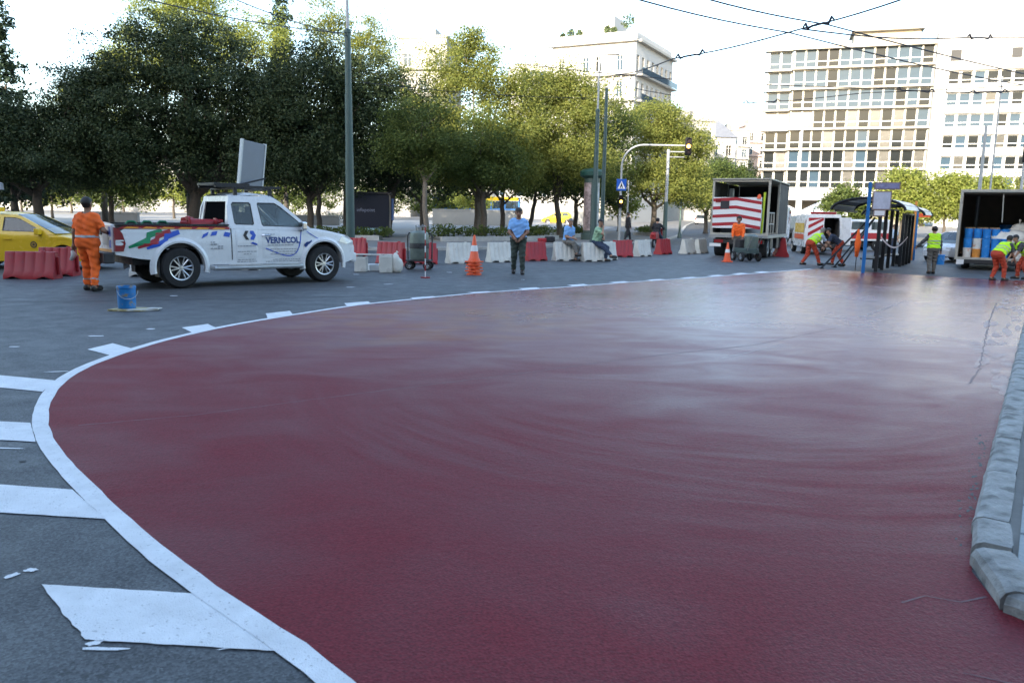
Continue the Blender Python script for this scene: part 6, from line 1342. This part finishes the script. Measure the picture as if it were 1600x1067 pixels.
# ---------------------------------------------------------------- poles, lights, signs
M_GPOLE = mat('pole_green', (.05, .085, .08), .5, metal=.2, var=.15, vscale=2); M_LPOLE = mat('pole_pale', (.35, .36, .36), .5, metal=.3, var=.1, vscale=3)
def lamppost(label, x, y, h, r, ext, lampdx, z=.13):
    t = thing('lamp_post', label, 'lamp post', (x, y, g(x, y)+z), 0)
    mb = MB(); mb.tube([(0, 0, 0), (0, 0, h*.45), (0, 0, h*.451), (0, 0, h*.72), (0, 0, h*.721), (0, 0, h)], [r, r*.93, r*.86, r*.8, r*.72, r*.66], 14); mb.build('pole', M_GPOLE, t, smooth=True)
    mb = MB(); mb.lathe([(r*1.5, 0), (r*1.4, .25), (r*1.05, .32)], 14); mb.build('base_collar', M_GPOLE, t, smooth=True)
    mb = MB(); mb.lathe([(r*.72, h-.02), (r*.78, h), (r*.78, h+.1), (r*.4, h+.16)], 12); mb.build('top_collar', M_GPOLE, t)
    mb = MB(); mb.tube([(0, 0, h), (0, 0, h+ext*.8), (lampdx*.3, 0, h+ext*.96), (lampdx, 0, h+ext)], r*.35, 8); mb.build('mast_arm', M_LPOLE, t, smooth=True)
    mb = MB(); mb.box((lampdx+.25*(1 if lampdx > 0 else -1), 0, h+ext-.02), (.6, .24, .12)); mb.build('lamp_head', M_LPOLE, t, bev=.04)
    return t
lamppost('tall green pole with pale lamp mast, right behind the pickup bonnet', -7.1, 34.9, 8.9, .19, 3.4, .8)
lamppost('green lamp post rising behind the man in pale green shirt', 4.2, 42.3, 6.8, .15, 2.9, .45)
t = thing('utility_pole', 'slim green pole next to the post behind the man in pale green', 'pole', (4.75, 43.5, .13)); mb = MB(); mb.tube([(0, 0, 0), (0, 0, 5), (0, 0, 8.2)], [.12, .1, .08], 10); mb.build('shaft', M_GPOLE, t, smooth=True); mb = MB(); mb.lathe([(.18, 0), (.16, .3), (.13, .33)], 10); mb.build('base', M_GPOLE, t)
M_AMB = mat('amber_lens', (1, .42, .06), .3, emit=3.5); M_LOFF = mat('unlit_lens', (.03, .02, .02), .2)
def signal(parent, c, rz, s=1, lit=1):
    o = link('signal_head', None, parent, c, (0, 0, rz)); mb = MB(); mb.box((0, 0, 0), (.36*s, .24*s, .98*s)); mb.build('housing', mat('signal_black', (.006, .006, .007), .6, spec=.2), o, bev=.03*s)
    for k, z in enumerate((.31, 0, -.31)):
        mb = MB(); mb.lathe([(.001, -.135*s), (.11*s, -.128*s)], 16, (0, 0, z*s), 'Y'); mb.build('lens', M_AMB if k == lit else M_LOFF, o)
        mb = MB(); mb.lathe([(.125*s, -.12*s), (.125*s, -.28*s)], 14, (0, 0, z*s), 'Y', R(0), R(180)); mb.build('visor', M_BLK, o)
    return o
t = thing('traffic_light', 'traffic light on a curved grey arm with a blue crossing sign', 'traffic light', (6.75, 51.6, .13), 0)
mb = MB(); arc_ = [(1.35-1.35*math.cos(a), 0, 4.65+1.35*math.sin(a)) for a in np.linspace(0, math.pi/2, 9)]
mb.tube([(0, 0, 0), (0, 0, 2.5)]+arc_+[(4.0, 0, 6.0)], [.085, .08]+[.06]*9+[.05], 10); mb.build('mast', M_LPOLE, t, smooth=True)
signal(t, (4.15, -.05, 5.95), R(-4), 1.1); signal(t, (.02, -.2, 2.45), R(-4), .8)
M_SBLUE = mat('sign_blue', (.01, .09, .42), .35)
sg_ = MB(); sg_.box((.02, -.12, 3.5), (.62, .03, .72)); sg_ = sg_.build('crossing_sign', M_SBLUE, t, bev=.01)
mb = MB(); mb.add([(.02+x, -.139, 3.5+z) for x, z in ((-.25, -.24), (.25, -.24), (0, .25))], [(0, 1, 2)]); mb.build('white_triangle', M_REFL, sg_)
mb = MB(); mb.add([(.02+x, -.143, 3.5+z) for x, z in ((-.1, -.2), (-.04, -.2), (0, -.08), (.05, -.2), (.1, -.2), (.04, .0), (.03, .06), (-.03, .06))], [tuple(range(8))]); mb.add([(.02+.03*math.cos(a), -.143, 3.6+.03*math.sin(a)) for a in np.linspace(0, 5.6, 8)], [tuple(range(8))]); mb.build('walking_figure', M_INK, sg_)
t = thing('signal_pole', 'pale pole with green foot right of the curved arm', 'pole', (10.4, 55.5, .1)); mb = MB(); mb.tube([(0, 0, 0), (0, 0, 2.6)], [.17, .13], 10); mb.build('green_foot', M_GPOLE, t, smooth=True); mb = MB(); mb.tube([(0, 0, 2.55), (0, 0, 6.1)], [.115, .1], 10); mb.build('shaft', M_LPOLE, t, smooth=True); mb = MB(); mb.tube([(0, 0, 5.95), (1.2, 0, 5.95)], .04, 6); mb.tube([(0, 0, 5.6), (1.1, 0, 5.6)], .03, 6); mb.build('cross_arm', M_LPOLE, t)
t = thing('traffic_light', 'amber traffic light hung on a thin arm at the right edge', 'traffic light', (31.5, 50.5, g(31, 50)), 0); mb = MB(); mb.tube([(0, 0, 0), (.0, 0, 5.6), (1.2, 0, 6.25), (3.2, 0, 6.3)], [.1, .08, .06, .05], 9); mb.tube([(0, 0, 6.25), (-.9, 0, 6.3)], .02, 6); mb.build('mast', M_LPOLE, t, smooth=True); signal(t, (-.05, -.25, 6.25), R(-20), 1.15)
for i, (x, y, h, r, lab) in enumerate(((8.4, 60, 4.2, .08, 'thin pale pole left of the crossing sign'), (21.3, 37.2, 6.2, .09, 'pale pole rising just left of the open box truck'), (24.6, 42, 9.2, .05, 'thin pale mast behind the roof of the open box truck'), (22.0, 63, 9.6, .12, 'pale pole in front of the office block arcade'), (13.6, 66, 3.2, .09, 'short dark pole beside the broad sunlit tree'), (-6.2, 56, 3.2, .07, 'thin lamp standard on the plaza behind the slim young tree'), (-12.6, 66, 3.4, .06, 'pale thin post on the plaza above the pickup mirror'), (-22.2, 66, 3.6, .06, 'pale thin post on the plaza above the pickup bed'))):
    t = thing('post', lab, 'pole', (x, y, g(x, y)+.1)); mb = MB(); mb.tube([(0, 0, 0), (0, 0, h*.3), (0, 0, h)], [r*1.1, r, r*.7], 8); mb.build('shaft', M_LPOLE if 'dark' not in lab and 'standard' not in lab else M_GPOLE, t, smooth=True); mb = MB(); mb.lathe([(r*2.2, 0), (r*1.8, .3), (r, .5)], 10); mb.build('base', M_GPOLE, t, smooth=True)
# advertising column
t = thing('advertising_column', 'dark green cylindrical advertising column with wide cap', 'kiosk', (4.95, 52, g(6, 52)+.13)); mb = MB(); mb.lathe([(.62, 0), (.62, .35), (.5, .4), (.5, 3.9), (.55, 3.95)], 24); mb.build('drum', M_GPOLE, t, smooth=True)
mb = MB(); mb.lathe([(.55, 3.9), (.78, 4.05), (.8, 4.3), (.6, 4.45), (.001, 4.55)], 24); mb.build('cap', mat('cap_green', (.015, .06, .05), .4), t, smooth=True)
mb = MB(); mb.lathe([(.512, .6), (.512, 3.6)], 10, a0=R(-170), a1=R(-100)); mb.build('poster', mat('poster', (.25, .2, .2), .4, var=.8, vscale=3), t); mb = MB(); mb.lathe([(.512, .6), (.512, 3.6)], 10, a0=R(-80), a1=R(-20)); mb.build('poster', mat('poster_pale', (.3, .33, .34), .4, var=.6, vscale=2), t)
# info kiosk under the evergreens
t = thing('info_kiosk', 'dark navy info kiosk under the evergreens with pale lettering', 'kiosk', (-8.9, 49.6, .13), R(6)); mb = MB(); mb.box((0, 0, 1.3), (2.5, 1.8, 2.6)); mb.build('cabin', mat('kiosk_navy', (.008, .01, .022), .35), t, bev=.04); mb = MB(); mb.box((0, 0, 2.66), (2.7, 2.0, .12)); mb.build('roof', M_BLK, t)
v, f = textgeo('infopoint', .3); mb = MB(); mb.add([(x-.7, -.912, z+1.55) for x, z in v], f); mb.build('lettering', mat('kiosk_ink', (.2, .22, .3), .5), t, fix=False); mb = MB(); mb.box((.1, -.92, .45), (1.5, .02, .22)); mb.build('pale_strip', mat('kiosk_teal', (.25, .42, .45), .5), t)
mb = MB(); mb.box((1.42, -.2, 1.7), (.12, .5, 1.3)); mb.build('blue_panel', mat('panel_blue', (.1, .18, .4), .5), t)
# umbrella at the left edge
t = thing('parasol', 'white market umbrella with red valance at the left edge', 'umbrella', (-29.6, 44.5, .13)); mb = MB(); mb.lathe([(.001, 3.25), (1.3, 2.75), (1.32, 2.4)], 8); mb.build('canopy', mat('white_canvas', (.6, .62, .66), .8), t); mb = MB(); mb.lathe([(1.33, 2.7), (1.34, 2.45)], 8, a0=R(180), a1=R(320)); mb.build('valance', M_CRIM, t); mb = MB(); mb.tube([(0, 0, 0), (0, 0, 3.0)], .04, 8); mb.build('pole', M_LPOLE, t); mb = MB(); mb.box((0, 0, .1), (.8, .8, .2)); mb.build('base', M_KERB, t)
# plaza furniture
for i, (x, y, L, lab) in enumerate(((-37, 74, 5, 'long grey stone bench on the plaza above the taxi bonnet'), (-20, 76, 7, 'low pale stone wall on the plaza above the pickup cab'), (-4, 84, 9, 'long cream wall on the plaza left of the man in blue'), (10, 92, 7, 'cream wall behind the seated men'))):
    t = thing('stone_wall', lab, 'wall', (x, y, g(x, y)+.14), .05*i); mb = MB(); mb.box((0, 0, .4+.35*(i > 1)), (L, .4, .8+.7*(i > 1))); mb.build('wall_block', M_PLAZA if i < 2 else M_OLDW, t, bev=.02); mb = MB(); mb.box((0, 0, .86+.7*(i > 1)), (L+.1, .5, .12)); mb.build('coping', M_KERB, t)
t = thing('market_tent', 'white market tents beside the office block arcade', 'tent', (26, 80, g(26, 80)), R(-10))
for k in range(2): mb = MB(); x = k*4.2; mb.add([(x-2, -2, 2.4), (x+2, -2, 2.4), (x+2, 2, 2.4), (x-2, 2, 2.4), (x, 0, 3.6), (x-2, -2, 2.1), (x+2, -2, 2.1), (x+2, 2, 2.1), (x-2, 2, 2.1)], [(0, 1, 4), (1, 2, 4), (2, 3, 4), (3, 0, 4), (0, 1, 6, 5), (1, 2, 7, 6), (2, 3, 8, 7), (3, 0, 5, 8)]); mb.build('canopy', mat('white_canvas', (.6, .62, .66), .8), t)
for k in range(4):
    for yy in (-1.95, 1.95): mb = MB(); x = (-1.95, 1.95, 2.25, 6.15)[k]; mb.tube([(x, yy, 0), (x, yy, 2.3)], .04, 6); mb.build('leg', M_LPOLE, t)
# ---------------------------------------------------------------- bus shelter
M_ROOF = mat('shelter_sheet', (.42, .42, .38), .35, trans=.0, var=.1, vscale=2); M_BPOST = mat('shelter_black', (.014, .015, .017), .45, metal=.3)
SA = math.atan2(9.4, 5.9)
def shelter(label, x, y, L, posts, sheetm):
    t = thing('bus_shelter', label, 'bus shelter', (x, y, g(x, y)), SA)
    for px in posts: mb = MB(); mb.box((px, 0, 1.15), (.1, .12, 2.3)); mb.build('post', M_BPOST, t)
    for px in (posts[0], posts[-1]):
        mb = MB(); mb.tube([(px, .45-1.25*math.cos(a), 2.22+.44*math.sin(a)) for a in np.linspace(0, math.pi, 15)], .05, 7); mb.build('roof_arch', M_BPOST, t, smooth=True)
    a0 = np.linspace(0, math.pi, 9); k = 4
    for i in range(len(a0)-1):
        mb = MB(); vs = []
        for j, a in enumerate((a0[i]+.01, a0[i+1]-.01)):
            for xx in (posts[0]+.02, posts[-1]-.02): vs.append((xx, .45-1.25*math.cos(a), 2.25+.44*math.sin(a)))
        mb.add(vs, [(0, 1, 3, 2)]); o = mb.build('roof_panel', sheetm if i not in (6,) else M_BPOST, t); md = o.modifiers.new('thick', 'SOLIDIFY'); md.thickness = .015
    mb = MB(); mb.box((sum(posts)/len(posts), .35, .47), (posts[-1]-posts[0], .42, .05)); mb.build('bench_seat', M_BPOST, t)
    mb = MB(); mb.box((sum(posts)/len(posts), .3, .23), (.1, .3, .44)); mb.box((sum(posts)/len(posts), .12, .8), (posts[-1]-posts[0]-.6, .04, .5)); mb.build('bench_frame', M_BPOST, t)
    mb = MB(); mb.box((sum(posts)/len(posts), 1.55, 2.2), (posts[-1]-posts[0], .05, .08)); mb.box((sum(posts)/len(posts), 0, 2.28), (posts[-1]-posts[0]+.1, .1, .06)); mb.build('beam', M_BPOST, t)
    return t
shelter('nearer bus shelter with black posts and an arched pale roof', 13.2, 29.1, 4.6, (0, 1.5, 3.1, 4.7), M_ROOF)
shelter('farther bus shelter with black posts beyond the nearer one', 16.9, 35.0, 4, (0, 1.2, 2.4, 3.6), M_ROOF)
for i, (a, b, lab) in enumerate((((11.25, 29.2), (13.6, 30.6), 'dark prop leaning from the road to the shelter, nearest the bending worker'), ((12.4, 30.9), (14.6, 32.6), 'middle dark prop leaning against the shelter'), ((13.2, 32.2), (15.3, 34.2), 'last dark prop leaning against the shelter'))):
    t = thing('leaning_prop', lab, 'pole', (a[0], a[1], g(*a)), 0, 'props at the shelter'); d_ = (b[0]-a[0], b[1]-a[1]); mb = MB(); mb.tube([(0, 0, .02), (d_[0]*.97, d_[1]*.97, 1.92)], .035, 7); mb.build('rod', M_BPOST, t, smooth=True); mb = MB(); mb.box((0, 0, .02), (.16, .16, .03)); mb.build('foot', M_BPOST, t)
t = thing('safety_tape', 'red and white tape sagging between the shelter posts', 'tape', (13.2, 29.1, g(13, 29)+.0), SA)
mb = MB(); P_ = [(8.3*k/30, -.08, 1.22-.42*math.sin(math.pi*k/30)-.1*k/30) for k in range(31)]; mb.add([p for p in P_]+[(p[0], p[1], p[2]+.07) for p in P_], [(i, i+1, 32+i, 31+i) for i in range(30)]); o = mb.build('ribbon', mat('tape_pink', (.6, .45, .42), .6), t)
t = thing('bus_stop_sign', 'blue bus stop pole with a framed timetable and route board', 'sign', (12.15, 27.75, g(12.1, 27.7)), R(-18))
M_BPOLE = mat('stop_blue', (.01, .13, .36), .4); M_SH = mat('timetable', (.42, .44, .52), .5, var=.15, vscale=9); M_PUR = mat('route_board', (.2, .2, .33), .5, var=.3, vscale=9); M_BRN = mat('sign_frame', (.22, .16, .14), .5)
mb = MB(); mb.box((0, 0, 1.55), (.11, .11, 3.1)); mb.build('pole', M_BPOLE, t, bev=.01)
for (x0, x1, z0_, z1_, m_, n_) in ((.16, .9, 2.88, 3.06, M_PUR, 'route_board'), (.14, .66, 2.2, 2.76, M_SH, 'timetable'), (.2, .52, 1.98, 2.14, M_REFL, 'notice')):
    mb = MB(); mb.box(((x0+x1)/2, -.02, (z0_+z1_)/2), (x1-x0+.07, .035, z1_-z0_+.07)); fr = mb.build(n_+'_frame', M_BRN, t); mb = MB(); mb.box(((x0+x1)/2, -.042, (z0_+z1_)/2), (x1-x0, .012, z1_-z0_)); mb.build(n_, m_, fr)
mb = MB(); mb.box((.09, 0, 2.95), (.12, .03, .05)); mb.box((.09, 0, 2.5), (.12, .03, .05)); mb.build('bracket', M_BRN, t)
t = thing('sign_post', 'orange and blue posts with a small orange sign beyond the shelters', 'sign', (20.6, 41.5, g(20.6, 41.5)), 0); mb = MB(); mb.box((0, 0, 1.5), (.09, .09, 3.0)); mb.build('orange_post', M_BO, t); mb = MB(); mb.box((.12, 0, 1.25), (.09, .09, 2.5)); mb.build('blue_post', M_BPOLE, t); mb = MB(); mb.box((.5, 0, 2.3), (.6, .04, .2)); mb.build('sign_plate', M_ORP, t)
t = thing('hanging_vest', 'orange cloth hung on the shelter beside the blue pole', 'vest', (12.5, 29.2, g(12.4, 29)+.5), .3); mb = MB(); mb.tube([(0, 0, 0), (.02, 0, .5), (0, 0, 1.0)], [.06, .11, .03], 8); mb.build('cloth', C_ORANGE, t, smooth='all'); mb = MB(); mb.tube([(0, 0, -.5), (0, 0, 1.05)], .015, 6); mb.build('stick', M_BPOST, t)
# ---------------------------------------------------------------- overhead wires
M_WIRE = mat('wire', (.03, .03, .04), .6, metal=.4)
def wire(label, P, r=.013, fit=()):
    r *= 1.35
    t = thing('trolley_wire', label, 'wire', P[0], 0, 'overhead trolley wires'); o = Vector(P[0]); Q = []
    for a, b in zip(P, P[1:]):
        for k in range(9): q = Vector(a).lerp(Vector(b), k/8); q.z -= .25*math.sin(math.pi*k/8)*min(1, (Vector(b)-Vector(a)).length/20); Q.append(q-o)
    mb = MB(); mb.tube(Q, r, 5); mb.build('cable', M_WIRE, t)
    for (i, f0, f1) in fit:
        a = Vector(P[i]); b = Vector(P[i+1]); L = (b-a).length
        def at(f): q = a.lerp(b, f); q.z -= .25*math.sin(math.pi*f)*min(1, L/20); return q-o
        up = Vector((0, 0, 1)); p0, p1 = at(f0), at(f1)
        mb = MB(); mb.tube([p0+up*.02, p0.lerp(p1, .08)+up*.09, p0.lerp(p1, .16)-up*.03, p0.lerp(p1, .3), p0.lerp(p1, .7), p0.lerp(p1, .84)-up*.03, p0.lerp(p1, .92)+up*.09, p1+up*.02], [.02, .03, .03, .026, .026, .03, .03, .02], 6); mb.build('insulator', M_WIRE, t, smooth=True)
    return t
wire('dark wire with two insulators running from the upper right corner to the lamp post', [(12.5, 8.0, 5.8), (7.78, 15.6, 5.95), (6.4, 18.9, 5.9), (4.3, 22.8, 5.95), (4.2, 42.3, 8.9)], .014, ((1, .72, .98), (2, .72, .98)))
wire('upper thin wire crossing the sky towards the office block', [(-9.2, 8.5, 6.1), (1.22, 16, 6.0), (6.43, 19.75, 6.0), (24, 32.4, 6.6)], .013)
wire('second thin wire crossing the sky above the corner building', [(-6.2, 10.1, 6.1), (2.63, 16, 6.0), (7.0, 18.9, 6.0), (26, 31.6, 6.4)], .013)
wire('wire with an insulator in front of the upper office windows', [(6.4, 18.9, 5.9), (13.2, 24.5, 7.0), (24, 33, 9.4)], .014, ((1, .0, .12),))
wire('wire with insulators crossing the office block pier', [(0, 42, 9.2), (14.2, 32, 6.7), (16.8, 30.6, 6.4), (30, 24, 6.6)], .013, ((1, .15, .6), (2, .0, .08)))
wire('low wire with an insulator above the far side street', [(4.2, 42.3, 8.5), (9.4, 36, 6.6), (13.6, 32.5, 6.6), (26, 26, 7)], .012, ((1, .1, .4),))
wire('wire crossing the treetops at upper left', [(-14.5, 6, 5.9), (-10.6, 20.5, 7.0), (-7.1, 34.9, 9.0)], .013)
wire('higher wire at upper left above the evergreen', [(-12, 6, 6.5), (-8.6, 20.5, 7.4), (-7.1, 34.9, 8.9)], .013)
wire('span wire between the two green poles', [(-7.1, 34.9, 7.1), (4.2, 42.3, 7.6)], .01)
